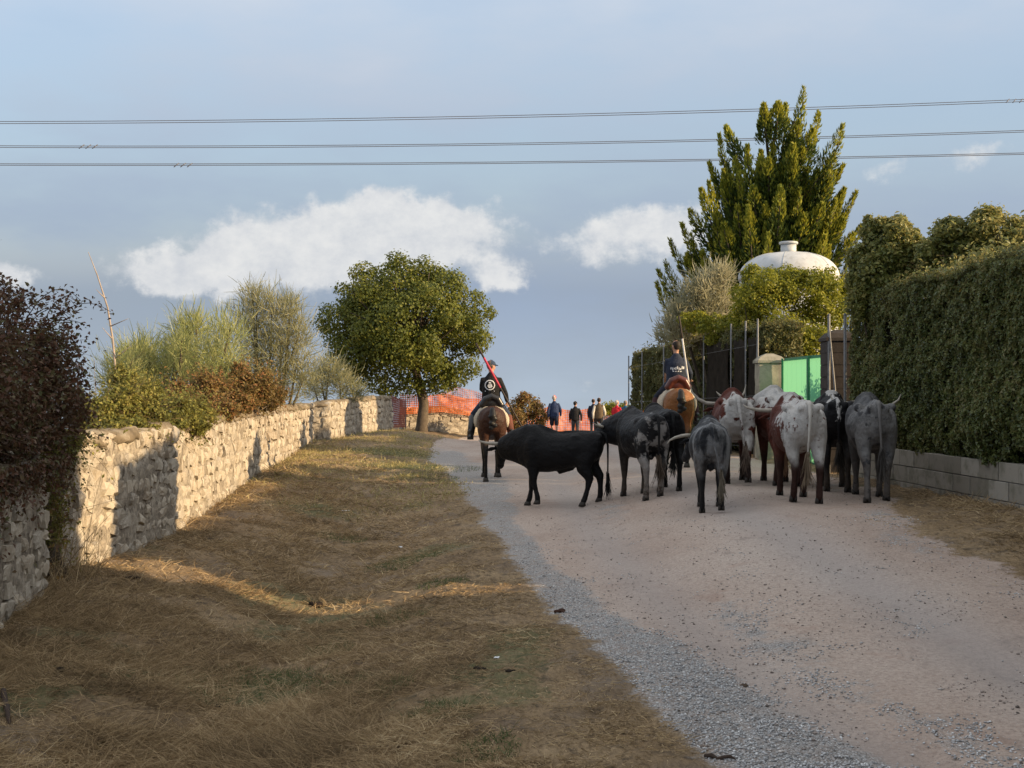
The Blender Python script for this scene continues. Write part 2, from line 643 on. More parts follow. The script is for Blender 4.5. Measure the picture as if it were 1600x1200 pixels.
# ================================================================== GROUND
def ground_mat():
    k = NT('dirt_lane_and_dry_grass')
    at = lambda n: k.n('ShaderNodeAttribute', attribute_name=n).outputs['Fac']
    pos = k.coord('Object')
    road, grav, green, rut = at('m_road'), at('m_gravel'), at('m_green'), at('m_rut')
    brk = k.noise(3.2, 6, .65)
    brk2 = k.noise(14, 5, .65)
    edge = k.math('ADD', k.math('MULTIPLY', k.math('SUBTRACT', brk, .5), .9), k.math('MULTIPLY', k.math('SUBTRACT', brk2, .5), .6))
    mroad = k.step(k.math('ADD', road, edge), .42, .62)
    mgrav = k.step(k.math('ADD', grav, k.math('MULTIPLY', edge, 1.9)), .35, 1.0)
    # packed pinkish dirt
    d1 = k.noise(.55, 6, .62, stretch=(1, .45, 1))
    d2 = k.noise(28, 6, .7)
    dirt = k.ramp(d1, [(.28, (.31, .235, .19)), (.5, (.385, .31, .26)), (.72, (.44, .375, .325))])
    dirt = k.mix(.75, dirt, k.ramp(d2, [(.3, (.30, .27, .26)), (.5, (.5, .5, .5)), (.72, (.66, .65, .64))]), 'OVERLAY')
    vs = k.voronoi(85, pos, out='Color')
    vd = k.voronoi(85, pos)
    sepc = k.n('ShaderNodeSeparateColor'); k.set(sepc, 0, vs)
    peb = k.math('MULTIPLY', k.math('GREATER_THAN', sepc.outputs[0], .72), k.math('LESS_THAN', vd, .42))
    pebc = k.ramp(sepc.outputs[1], [(0, (.10, .09, .085)), (.55, (.22, .20, .19)), (1, (.62, .58, .54))])
    dirt = k.mix(k.math('MULTIPLY', peb, .45), dirt, pebc)
    scuff = k.step(k.noise(2.1, 7, .72, stretch=(1, .6, 1), off=(4, 2, 0)), .56, .70)
    dirt = k.mix(k.math('MULTIPLY', scuff, .55), dirt, (.19, .155, .135))
    crumbs = k.step(k.noise(19, 6, .75, stretch=(1, .7, 1), off=(1, 5, 0)), .585, .66)
    dirt = k.mix(k.math('MULTIPLY', crumbs, .42), dirt, (.15, .12, .10))
    stain = k.step(k.noise(1.3, 4, .6, off=(6, 3, 0)), .60, .70)
    dirt = k.mix(k.math('MULTIPLY', stain, .3), dirt, (.26, .15, .105))
    dirt = k.mix(k.math('MULTIPLY', rut, .5), dirt, (.30, .285, .28))
    # blue grey crushed stone
    gs = k.voronoi(62, pos, out='Color')
    gd = k.voronoi(62, pos)
    sg = k.n('ShaderNodeSeparateColor'); k.set(sg, 0, gs)
    gravel = k.ramp(sg.outputs[0], [(0, (.26, .255, .25)), (.4, (.41, .41, .41)), (.8, (.53, .535, .54)), (1, (.72, .72, .71))])
    gravel = k.mix(k.step(gd, .36, .70), gravel, (.27, .255, .24))
    # dry trampled grass
    g1 = k.noise(1.1, 6, .65)
    g2 = k.noise(34, 6, .75, stretch=(1, .35, 1), dist=.6)
    g3 = k.noise(7, 6, .7)
    straw = k.ramp(g1, [(.25, (.13, .09, .055)), (.5, (.235, .167, .097)), (.75, (.34, .25, .15))])
    straw = k.mix(.8, straw, k.ramp(g2, [(.28, (.16, .14, .13)), (.5, (.48, .48, .47)), (.75, (.74, .73, .70))]), 'OVERLAY')
    straw = k.mix(k.math('MULTIPLY', k.step(g3, .50, .66), .75), straw, (.060, .045, .032))
    bare = k.noise(.9, 6, .68, off=(2, 7, 0))
    straw = k.mix(k.math('MULTIPLY', k.step(bare, .52, .68), .6), straw, (.19, .155, .125))
    straw = k.mix(k.math('MULTIPLY', k.step(k.math('ADD', green, k.math('SUBTRACT', brk2, .5)), .5, .9), .6), straw, (.075, .10, .04))
    c = k.mix(mroad, straw, dirt)
    mg2 = k.math('MULTIPLY', mgrav, k.math('ADD', .55, k.math('MULTIPLY', k.step(k.noise(5, 5, .7, off=(8, 1, 0)), .35, .6), .42)))
    c = k.mix(mg2, c, gravel)
    hr = k.math('ADD', k.math('MULTIPLY', d2, .35), k.math('MULTIPLY', peb, .25))
    hg = k.math('SUBTRACT', 1.0, k.math('MULTIPLY', gd, 1.2))
    hs = k.math('ADD', g2, k.math('MULTIPLY', g3, .7))
    hm = k.n('ShaderNodeMix', data_type='FLOAT'); k.set(hm, 0, mroad); k.set(hm, 2, hs); k.set(hm, 3, hr)
    hm2 = k.n('ShaderNodeMix', data_type='FLOAT'); k.set(hm2, 0, mgrav); k.set(hm2, 2, hm.outputs[0]); k.set(hm2, 3, hg)
    return k.finish(c, .92, k.bump(hm2.outputs[0], .8, .03), .15)


def gravel_w(y):
    return np.interp(y, [0, 7, 8.4, 11.5, 15, 20, 25, 32, 40], [1.3, 1.05, .80, .55, .40, .55, .95, 1.3, 1.0])


def masks(x, y):
    el = x - road_left(y) + .35 * (fbm(x * .7, y * .7, 41, 3) - .5)
    er = road_right(y) - x + .9 * (fbm(x * .8, y * .6, 43, 3) - .5)
    m_road = sstep(-.30, .30, el) * sstep(-.5, .5, er) * (1 - sstep(70, 90, y))
    w = gravel_w(y)
    m_grav = sstep(-.25, .15, el) * (1 - sstep(.65, 1.25, el / w)) * (1 - sstep(36, 44, y))
    # thinner bands of stone along the wheel tracks and at the right hand edge
    c2 = np.interp(y, [0, 6.8, 8.5, 12, 16, 24], [3.0, 2.55, 2.2, 1.9, 1.75, 1.5])
    band = np.exp(-((x - c2 - .25 * (fbm(x * .5, y * .4, 51, 3) - .5) * 2) / .32) ** 2)
    m_grav = np.maximum(m_grav, .62 * band * sstep(.35, .6, fbm(x * .6, y * .35, 57, 4)))
    m_grav = np.maximum(m_grav, .52 * np.exp(-((er - .3) / .4) ** 2) * sstep(.35, .6, fbm(x * .5, y * .5, 61, 3)) * (1 - sstep(22, 26, y)))
    m_rut = np.exp(-((x - c2 - 1.3) / .45) ** 2) + .8 * np.exp(-((x - c2 + .55) / .35) ** 2)
    m_green = sstep(.56, .78, fbm(x * .55 + 9, y * .35, 71, 4)) * .8
    for (cx, cy, r) in ((-2.1, 10.0, .9), (-1.2, 9.6, .5), (-.45, 8.3, .5), (-2.2, 31, 2.6), (-3.4, 22, 1.2), (-1.2, 17, 1.0), (-3.6, 35.5, 1.8)):
        m_green = np.maximum(m_green, 1.0 * np.exp(-(((x - cx) / r) ** 2 + ((y - cy) / r) ** 2)))
    return m_road, m_grav, m_green, np.clip(m_rut, 0, 1)


GROUND = ground_mat()


def make_ground():
    ys = [-16.0, -12, -8, -4, 0, 2, 3.5, 4.5]
    while ys[-1] < 900:
        y = ys[-1]
        ys.append(y + max(.05, y * .0105) if y < 75 else y * 1.06)
    xs = list(np.arange(-7.6, 8.2, .065))
    a = xs[0]; st = .1
    left = []
    while a > -700:
        st *= 1.17; a -= st; left.append(a)
    a = xs[-1]; st = .1
    right = []
    while a < 700:
        st *= 1.17; a += st; right.append(a)
    xs = np.array(left[::-1] + xs + right); ys = np.array(ys)
    X, Y = np.meshgrid(xs, ys)
    Z = Gf(X, Y)
    mr, mg, mn, mt = masks(X, Y)
    nx, ny = len(xs), len(ys)
    idx = np.arange(nx * ny).reshape(ny, nx)
    quads = np.stack([idx[:-1, :-1], idx[:-1, 1:], idx[1:, 1:], idx[1:, :-1]], -1).reshape(-1, 4)
    V = np.stack([X, Y, Z], -1).reshape(-1, 3)
    fx = V[quads].mean(1)
    on = (fx[:, 0] > road_left(fx[:, 1])) & (fx[:, 0] < road_right(fx[:, 1])) & (fx[:, 1] > -14) & (fx[:, 1] < 72)
    lft = ~on & (fx[:, 0] < 2.5)
    for name, sel in (('road', on), ('verge_left', lft), ('verge_right', ~on & ~lft)):
        q = quads[sel]
        used, inv = np.unique(q, return_inverse=True)
        o = np_mesh(name, V[used], inv.reshape(-1, 4), GROUND, None, True)
        for an, arr in (('m_road', mr), ('m_gravel', mg), ('m_green', mn), ('m_rut', mt)):
            at = o.data.attributes.new(an, 'FLOAT', 'POINT')
            at.data.foreach_set('value', arr.reshape(-1)[used].astype(np.float32))
        tag(o, kind='structure')


make_ground()


# ------------------------------------------------------------------ loose stone and straw on the ground
def scatter(n, ylo, yhi, xlo, xhi, power=1.6):
    """random ground points inside the view, denser near by"""
    u = RNG.uniform(0, 1, n)
    e = 1 - power
    y = (ylo ** e + u * (yhi ** e - ylo ** e)) ** (1 / e)
    s = RNG.uniform(-.43, .43, n)
    x = s * y
    ok = (x > xlo) & (x < xhi)
    return x[ok], y[ok]


def pebbles(name, x, y, size, mat, parent=None, flat=.6, sink=.2):
    n = len(x)
    base = np.array([[1, 0, 0], [0, 1, 0], [-1, 0, 0], [0, -1, 0], [0, 0, 1], [0, 0, -1]], dtype=float)
    v = base[None] * RNG.uniform(.6, 1.3, (n, 6, 1)) + RNG.normal(0, .15, (n, 6, 3))
    a = RNG.uniform(0, 2 * PI, n)
    ca, sa = np.cos(a)[:, None], np.sin(a)[:, None]
    vx = v[..., 0] * ca - v[..., 1] * sa
    vy = v[..., 0] * sa + v[..., 1] * ca
    s = size[:, None]
    z = Gf(x, y)
    v = np.stack([vx * s + x[:, None], vy * s + y[:, None], v[..., 2] * s * flat + z[:, None] + s * (flat - sink) * .8], -1)
    f0 = np.array([[0, 1, 4], [1, 2, 4], [2, 3, 4], [3, 0, 4], [1, 0, 5], [2, 1, 5], [3, 2, 5], [0, 3, 5]])
    f = (np.arange(n)[:, None, None] * 6 + f0[None]).reshape(-1, 3)
    return np_mesh(name, v.reshape(-1, 3), f, mat, parent)


def rock_mat(name, stops):
    k = NT(name)
    g = k.n('ShaderNodeNewGeometry')
    c = k.ramp(g.outputs['Random Per Island'], stops)
    return k.finish(c, .85, None, .25)


M_GRAV = rock_mat('crushed_blue_grey_stone', [(0, (.20, .20, .20)), (.45, (.39, .39, .39)), (.85, (.52, .525, .53)), (1, (.72, .72, .71))])
M_PEB = rock_mat('loose_lane_pebbles', [(0, (.09, .075, .065)), (.3, (.24, .20, .175)), (.8, (.40, .345, .31)), (1, (.60, .56, .52))])

x, y = scatter(95000, 6.3, 17, -1, 7)
mr, mg, _, _ = masks(x, y)
keep = (mg * 1.1 + (fbm(x * 2.5, y * 2.5, 3, 4) - .5) * 2.6 + RNG.normal(0, .22, len(x)) > .70) & (mr > .45)
tag(pebbles('gravel', x[keep], y[keep], RNG.uniform(.004, .0125, keep.sum()), M_GRAV), 'blue grey crushed stone strewn along the edge of the dirt lane', 'gravel', kind='stuff')
x, y = scatter(22000, 6.3, 26, -1, 7, 1.3)
mr, mg, _, _ = masks(x, y)
keep = (mr > .5) & (vnoise(x * 1.2, y * 1.2, 8) > .38)
tag(pebbles('lane_pebbles', x[keep], y[keep], RNG.uniform(.003, .009, keep.sum()) * RNG.choice([1, 1, 1, 1, 1.8], keep.sum()), M_PEB),
    'small loose pebbles scattered over the pinkish dirt lane', 'pebbles', kind='stuff')


def straw_mat(name, cols):
    return leaf_mat(name, cols, .22, .65, cols[-1], .9, .15)


M_STRAW = straw_mat('dry_straw', [(.035, .024, .014), (.14, .094, .050), (.30, .21, .11), (.46, .34, .19), (.66, .53, .33)])
M_WEED = straw_mat('green_weeds', [(.045, .06, .024), (.085, .115, .042), (.15, .18, .08)])


def straw_patch(name, n, ylo, yhi, xlo, xhi, label, side, power=1.7):
    x, y = scatter(n, ylo, yhi, xlo, xhi, power)
    mr, mg, mgn, _ = masks(x, y)
    cl = fbm(x * 1.6, y * 1.6, 81, 4)
    d = (1 - mr) * (1 - .8 * mg)
    lush = sstep(.0, 2.6, road_left(y) - x) if side < 0 else sstep(.2, 1.2, x - road_right(y))
    keep = RNG.uniform(0, 1, len(x)) < d * (.12 + .88 * sstep(.34, .56, cl)) * (.34 + .66 * lush)
    x, y, cl, lush = x[keep], y[keep], cl[keep], lush[keep]
    n = len(x)
    b = np.stack([x, y, Gf(x, y) + .004], -1)
    a = fbm(x * 1.7, y * 1.7, 91, 3) * 5 * PI + RNG.normal(0, 1.6, n)
    lift = np.abs(RNG.normal(.12, .40, n)) * (.35 + .65 * lush)
    d = np.stack([np.cos(a), np.sin(a), lift], -1)
    L = RNG.uniform(.05, .15, n) * (.45 + .75 * lush) * (1 + .9 * sstep(.55, .75, cl))
    W = RNG.uniform(.0032, .0070, n) * np.clip(y / 9, 1, 3.0)
    o = strips(name, b, d, L, W, M_STRAW, None, .28, 2, .22)
    return tag(o, label, 'dry grass', kind='stuff')


straw_patch('dry_grass', 620000, 6.2, 40, -7, 1.6, 'trampled golden brown dry grass of the verge between stone wall and lane', -1)
straw_patch('dry_grass', 230000, 9, 27, 3.6, 7.4, 'dry grass and hay along the foot of the concrete block wall', 1)


x, y = scatter(260000, 21, 47, -7, 0, 1.15)
keep = (RNG.uniform(0, 1, len(x)) < (1 - masks(x, y)[0]) * (.03 + .97 * sstep(21, 31, y + 3.0 * (fbm(x * .6, y * .6, 87, 3) - .5)))) & (RNG.uniform(0, 1, len(x)) < .15 + .85 * sstep(.40, .62, fbm(x * 1.1, y * .8, 83, 4)))
x, y = x[keep], y[keep]
M_FARGR = straw_mat('pale_sunlit_grass', [(.10, .085, .035), (.22, .18, .075), (.36, .30, .13), (.48, .41, .19), (.30, .32, .11)])  # sunlit look of the bank put into paler, yellower blades
tag(strips('tufted_grass', np.stack([x, y, Gf(x, y)], -1), np.stack([RNG.normal(0, .8, len(x)), RNG.normal(0, .8, len(x)), np.ones(len(x))], -1), RNG.uniform(.04, .13, len(x)), RNG.uniform(.010, .018, len(x)), M_FARGR, None, .4, 2, .3),
    'yellow green tufted grass on the far bank below the round tree', 'grass', kind='stuff')


def weeds(name, spots, label, h=.055, n=1500):
    P3, D, L = [], [], []
    for (cx, cy, r) in spots:
        m = int(n * r)
        a = RNG.uniform(0, 2 * PI, m); q = np.sqrt(RNG.uniform(0, 1, m)) * r
        x = cx + q * np.cos(a); y = cy + q * np.sin(a)
        P3.append(np.stack([x, y, Gf(x, y)], -1))
        D.append(np.stack([RNG.normal(0, .6, m), RNG.normal(0, .6, m), np.ones(m)], -1))
        L.append(RNG.uniform(.4, 1.2, m) * h)
    o = strips(name, np.concatenate(P3), np.concatenate(D), np.concatenate(L), np.full(sum(map(len, L)), .006), M_WEED, None, .5, 2, .25)
    return tag(o, label, 'weeds', kind='stuff')


weeds('green_weeds', [(-2.1, 10.0, .55), (-1.85, 10.3, .35), (-1.35, 9.75, .3), (-1.6, 11.3, .25), (-.5, 8.3, .22), (-.15, 7.2, .2), (-.75, 13.8, .3),
                      (-1.4, 16.5, .5), (-2.6, 19.5, .4), (-.9, 9.2, .2), (-1.1, 12.2, .3), (-2.2, 30, 1.6), (-3.4, 35, 1.3), (-1.9, 27, .8)],
      'green weeds sprouting in the dry grass of the verge')


# ================================================================== STONE WALLS
def stone_wall_mat():
    k = NT('rubble_wall_mortar')
    f = k.noise(2.0, 6, .65)
    g = k.noise(17, 6, .7)
    c = k.ramp(f, [(.25, (.16, .135, .105)), (.5, (.30, .26, .205)), (.75, (.43, .385, .315))])
    c = k.mix(.7, c, k.ramp(g, [(.3, (.10, .09, .08)), (.5, (.50, .50, .50)), (.72, (.74, .73, .71))]), 'OVERLAY')
    pit = k.step(k.noise(8, 5, .7, stretch=(1, 1, .7), off=(3, 3, 3)), .56, .66)
    c = k.mix(k.math('MULTIPLY', pit, .75), c, (.055, .042, .032))
    v = k.voronoi(9, feature='SMOOTH_F1')
    h = k.math('ADD', k.math('MULTIPLY', v, -.8), k.math('MULTIPLY', g, .6))
    return k.finish(c, .95, k.bump(h, .8, .05), .1)


def stone_mat():
    k = NT('lime_washed_rubble_stone')
    oi = k.n('ShaderNodeObjectInfo')
    f = k.noise(5, 6, .7, vec=k.coord('Object'))
    geo = k.n('ShaderNodeNewGeometry')
    tone = k.math('ADD', k.math('MULTIPLY', oi.outputs['Random'], .5), k.math('MULTIPLY', geo.outputs['Random Per Island'], .5))
    c = k.ramp(tone, [(.0, (.17, .13, .095)), (.35, (.31, .255, .19)), (.65, (.42, .365, .285)), (1, (.25, .225, .19))])
    c = k.mix(k.math('MULTIPLY', k.step(f, .45, .68), .8), c, (.49, .45, .375))
    lich = k.noise(2.2, 5, .7, vec=geo.outputs['Position'])
    c = k.mix(k.math('MULTIPLY', k.step(lich, .60, .72), .65), c, (.15, .125, .09))
    g = k.noise(30, 4, .7, vec=geo.outputs['Position'])
    return k.finish(c, .95, k.bump(g, .6, .015), .1)


def cap_mat():
    k = NT('mossy_wall_coping')
    f = k.noise(3.0, 6, .7)
    c = k.ramp(f, [(.3, (.10, .08, .055)), (.5, (.20, .16, .11)), (.62, (.30, .255, .19)), (.8, (.16, .15, .075))])
    g = k.noise(26, 5, .7)
    return k.finish(c, .98, k.bump(g, .8, .03), .05)


M_WALL, M_STONE, M_CAP = stone_wall_mat(), stone_mat(), cap_mat()


def stone_variants(n=8):
    out = []
    for i in range(n):
        bm = bmesh.new()
        bmesh.ops.create_cube(bm, size=1.0)
        bmesh.ops.subdivide_edges(bm, edges=bm.edges[:], cuts=1, use_grid_fill=True)
        rr = random.Random(100 + i)
        for v in bm.verts:
            d = v.co.normalized()
            v.co = v.co.lerp(d * .56, .45)
            v.co += Vector((rr.uniform(-.12, .12), rr.uniform(-.12, .12), rr.uniform(-.11, .11)))
        me = bpy.data.meshes.new('stone')
        bm.to_mesh(me); bm.free()
        me.materials.append(M_STONE)
        out.append(me)
    return out


STONES = stone_variants()


def wall(name, line, tops, label, thick=.5, cell=(.27, .165), nparts=300, cap=True, seed=1, ends=True, base=-.25):
    """rubble wall along line [(x,y)..]; the seen face lies to the right of its direction; tops = z of the top at each node"""
    rs = random.Random(seed)
    root = empty(name, (line[0][0], line[0][1], Gs(*line[0])))
    tag(root, label, 'stone wall')
    O = Vector(root.location)
    pts = [Vector((a, b, 0)) for a, b in line]
    seg = [(pts[i + 1] - pts[i]).length for i in range(len(pts) - 1)]
    total = sum(seg)

    def at(s):
        s = min(max(s, 0), total)
        for i, l in enumerate(seg):
            if s <= l or i == len(seg) - 1:
                t = s / l
                d = (pts[i + 1] - pts[i]).normalized()
                p = pts[i].lerp(pts[i + 1], t)
                return p, d, tops[i] * (1 - t) + tops[i + 1] * t
            s -= l
    # core
    ns = max(int(total / .10), 4)
    prof_n = 12
    rings = []
    for i in range(ns + 1):
        s = total * i / ns
        p, d, zt = at(s)
        nr = Vector((d.y, -d.x, 0))            # towards the lane
        gz = Gs(p.x, p.y) + base
        zt += .05 * (float(fbm(s * 1.1, seed, 3, 4)) - .5) * 2
        ring = []
        hh = zt - .10
        for j in range(15):                    # front face going up
            z = gz + (hh - gz) * j / 14
            off = .055 * (float(fbm(s * 4.2, z * 5.6 + seed * 9, 13, 4)) - .5) * 2 + .02 - .02 * (j / 14)
            ring.append(p + nr * off + Vector((0, 0, z)))
        ring.append(p + nr * -.10 + Vector((0, 0, zt)))
        ring.append(p + nr * (-thick + .10) + Vector((0, 0, zt + .01)))
        for j in range(4):
            z = hh + (gz - hh) * j / 3
            ring.append(p + nr * (-thick) + Vector((0, 0, z)))
        rings.append([q - O for q in ring])
    MB().ring_loft(rings).build('mortar', M_WALL, root)
    if cap:
        rings = []
        for i in range(ns + 1):
            s = total * i / ns
            p, d, zt = at(s)
            nr = Vector((d.y, -d.x, 0))
            zt += .05 * (float(fbm(s * 1.1, seed, 3, 4)) - .5) * 2
            w = .0 + .05 * float(vnoise(s * 3, 1.0, seed + 5))
            hgt = .015 + .05 * float(fbm(s * 2.2, 2.0, seed + 7, 3))
            z0 = zt - .115
            jj = lambda a: Vector((0, 0, .05 * (float(fbm(s * 6, a * 3.0, seed + 31, 3)) - .5) * 2)) + nr * (.06 * (float(fbm(s * 7, a * 5.0, seed + 37, 3)) - .5) * 2)
            rings.append([q + jj(ai) - O for ai, q in enumerate((p + nr * w * .6 + Vector((0, 0, z0)), p + nr * w + Vector((0, 0, z0 + .05)), p + nr * (-.04) + Vector((0, 0, zt + hgt * .7)),
                          p + nr * (-thick * .5) + Vector((0, 0, zt + hgt)), p + nr * (-thick + .03) + Vector((0, 0, zt + hgt * .6)), p + nr * (-thick - .04) + Vector((0, 0, z0))))])
        MB().ring_loft(rings).build('coping', M_CAP, root)
    # stones of the face
    spots = []
    s = .08
    row_z = 0
    zmax = max(tops)
    row = 0
    z = min(Gs(a, b) for a, b in line) - .05
    while z < zmax:
        ch = cell[1] * rs.uniform(.7, 1.35)
        s = rs.uniform(0, cell[0])
        while s < total:
            w = cell[0] * rs.choice((.5, .7, .9, 1.1, 1.5))
            p, d, zt = at(s + w / 2)
            if Gs(p.x, p.y) - .08 < z and z + ch * .6 < zt - .06:
                spots.append((p, d, z + ch / 2 + rs.uniform(-.035, .035), w * rs.uniform(.8, 1.0), ch * rs.uniform(.72, 1.12)))
            s += w * 1.03
        z += ch * 1.03
    # both end faces
    for e in ((0, -1), (total, 1)) if ends else ():
        p, d, zt = at(e[0])
        nr = Vector((d.y, -d.x, 0))
        z = Gs(p.x, p.y)
        while z < zt - .14:
            ch = cell[1] * rs.uniform(.8, 1.2)
            q = .12
            while q < thick - .05:
                w = cell[0] * rs.uniform(.5, 1.0)
                spots.append((p - nr * q + nr * 0 + d * (e[1] * .0), nr * -e[1], z + ch / 2, w, ch))
                q += w
            z += ch
    spots.sort(key=lambda t: t[0].y)
    rest = []
    for i, (p, d, z, w, ch) in enumerate(spots):
        nr = Vector((d.y, -d.x, 0))
        me = STONES[rs.randrange(len(STONES))]
        dep = rs.uniform(.10, .17)
        loc = p + nr * rs.uniform(-.066, -.006) + Vector((0, 0, z)) - O
        M = Matrix((( d.x, nr.x, 0), (d.y, nr.y, 0), (0, 0, 1))).to_4x4()
        M = M @ Matrix.Rotation(rs.uniform(-.3, .3), 4, 'Y') @ Matrix.Rotation(rs.uniform(-.2, .2), 4, 'X')
        M = Matrix.Translation(loc) @ M @ Matrix.Diagonal((w * .98, dep, ch * .98, 1))
        if i < nparts:
            o = bpy.data.objects.new('stone', me)
            COL.objects.link(o)
            o.parent = root
            o.matrix_local = M
        else:
            rest.append((me, M))
    if rest:
        V, F = [], []
        for me, M in rest:
            b = len(V)
            V += [tuple(M @ v.co) for v in me.vertices]
            F += [tuple(b + k for k in pl.vertices) for pl in me.polygons]
        me = bpy.data.meshes.new('far_stones')
        me.from_pydata(V, [], F)
        o = link_mesh('far_stones', me, M_STONE, root, False)
        o['kind'] = 'stuff'
    return root


wall('stone_wall', [(-3.95, 8.0), (-4.46, 12.2)], [1.32, 1.30], 'whitewashed rubble wall in shade under the dark bramble at the left edge', seed=3, nparts=150, cell=(.24, .15))
wall('stone_wall', [(-4.78, 13.3), (-4.60, 17.3)], [1.50, 1.53], 'weathered rubble wall stretch half in shadow beside the sunlit dry stalks', seed=5, nparts=150)
wall('stone_wall', [(-4.66, 17.4), (-5.0, 22.2), (-5.3, 26.7), (-6.15, 39.4)], [1.50, 1.58, 1.64, 1.62], 'long sunlit rubble wall with earthy coping receding along the verge', seed=7, nparts=300)
wall('stone_wall', [(-6.25, 39.9), (-5.75, 40.0), (-5.3, 46.5), (-4.72, 50.0)], [1.66, 1.66, 1.8, 1.84], 'far stretch of rubble wall left of the round tree', seed=9, nparts=120, cell=(.34, .2))
wall('stone_wall', [(-5.0, 58.5), (-3.2, 59.2), (-1.3, 60.2)], [1.25, 1.35, 1.0], 'pale tumbled dry stone wall behind the round tree below orange netting', seed=12, nparts=140, cell=(.36, .22), cap=False, base=-.2)


# ------------------------------------------------------------------ concrete block wall under the hedge
def block_wall():
    A = Vector((6.95, 10.5, 0)); B = Vector((6.22, 23.7, 0))
    root = empty('block_wall', (A.x, A.y, Gs(A.x, A.y)))
    tag(root, 'low grey concrete block wall along the foot of the clipped hedge', 'block wall')
    O = Vector(root.location)
    d = (B - A).normalized(); nr = Vector((-d.y, d.x, 0))       # towards the lane
    if nr.x > 0: nr = -nr
    k = NT('concrete_block')
    oi = k.n('ShaderNodeObjectInfo')
    geo = k.n('ShaderNodeNewGeometry')
    f = k.noise(3, 6, .65, vec=geo.outputs['Position'])
    c = k.ramp(oi.outputs['Random'], [(0, (.22, .20, .165)), (.5, (.285, .262, .222)), (1, (.34, .318, .275))])
    c = k.mix(k.math('MULTIPLY', k.step(f, .45, .66), .7), c, (.13, .125, .09))
    g = k.noise(60, 4, .7, vec=geo.outputs['Position'])
    mat = k.finish(c, .93, k.bump(g, .5, .01), .15)
    L = (B - A).length
    rot = Matrix(((d.x, nr.x, 0), (d.y, nr.y, 0), (0, 0, 1)))
    mort = MB()
    n = 24
    for i in range(n):
        s0, s1 = L * i / n, L * (i + 1) / n
        p = A + d * (s0 + s1) / 2
        g = Gs(p.x, p.y)
        mort.box(p - nr * .11 + Vector((0, 0, g + .15)) - O, ((s1 - s0), .19, .86), rot)
    mort.build('mortar', plain('mortar_grey', (.16, .155, .145), .95), root, False)
    bm = bmesh.new()
    bmesh.ops.create_cube(bm, size=1.0)
    bmesh.ops.bevel(bm, geom=bm.edges[:], offset=.018, segments=1, affect='EDGES')
    me = bpy.data.meshes.new('concrete_block'); bm.to_mesh(me); bm.free()
    me.materials.append(mat)
    rs = random.Random(4)
    bl, bh = .62, .262
    for row in range(3):
        s = -(row % 2) * bl / 2
        while s < L - .05:
            s0, s1 = max(s, 0), min(s + bl, L)
            if s1 - s0 > .08:
                p = A + d * (s0 + s1) / 2
                z = Gs(p.x, p.y) + .07 + (row - .5) * bh + .0
                o = bpy.data.objects.new('concrete_block', me)
                COL.objects.link(o); o.parent = root
                M = Matrix.Translation(p - nr * (.105 + rs.uniform(-.006, .006)) + Vector((0, 0, z)) - O) @ rot.to_4x4()
                M = M @ Matrix.Rotation(rs.uniform(-.006, .006), 4, 'Z') @ Matrix.Diagonal((s1 - s0 - .016, .21, bh - .014, 1))
                o.matrix_local = M
            s += bl
    return root


block_wall()


# ================================================================== HEDGES
M_HEDGE = leaf_mat('clipped_hedge_leaf', [(.016, .024, .008), (.048, .070, .018), (.095, .125, .030), (.155, .175, .05), (.26, .20, .095)], .3, .42, big=.9, spec=.4)
M_HEDGE2 = leaf_mat('ivy_hedge_leaf', [(.022, .028, .011), (.055, .07, .022), (.10, .115, .035), (.17, .165, .06), (.24, .19, .09)], .3, .5, big=.8)
M_CORE = plain('hedge_shade_core', (.028, .026, .016), .95, .4, 6, .05)
M_BARK = plain('grey_brown_bark', (.10, .08, .06), .95, .35, 8, .1, .6)


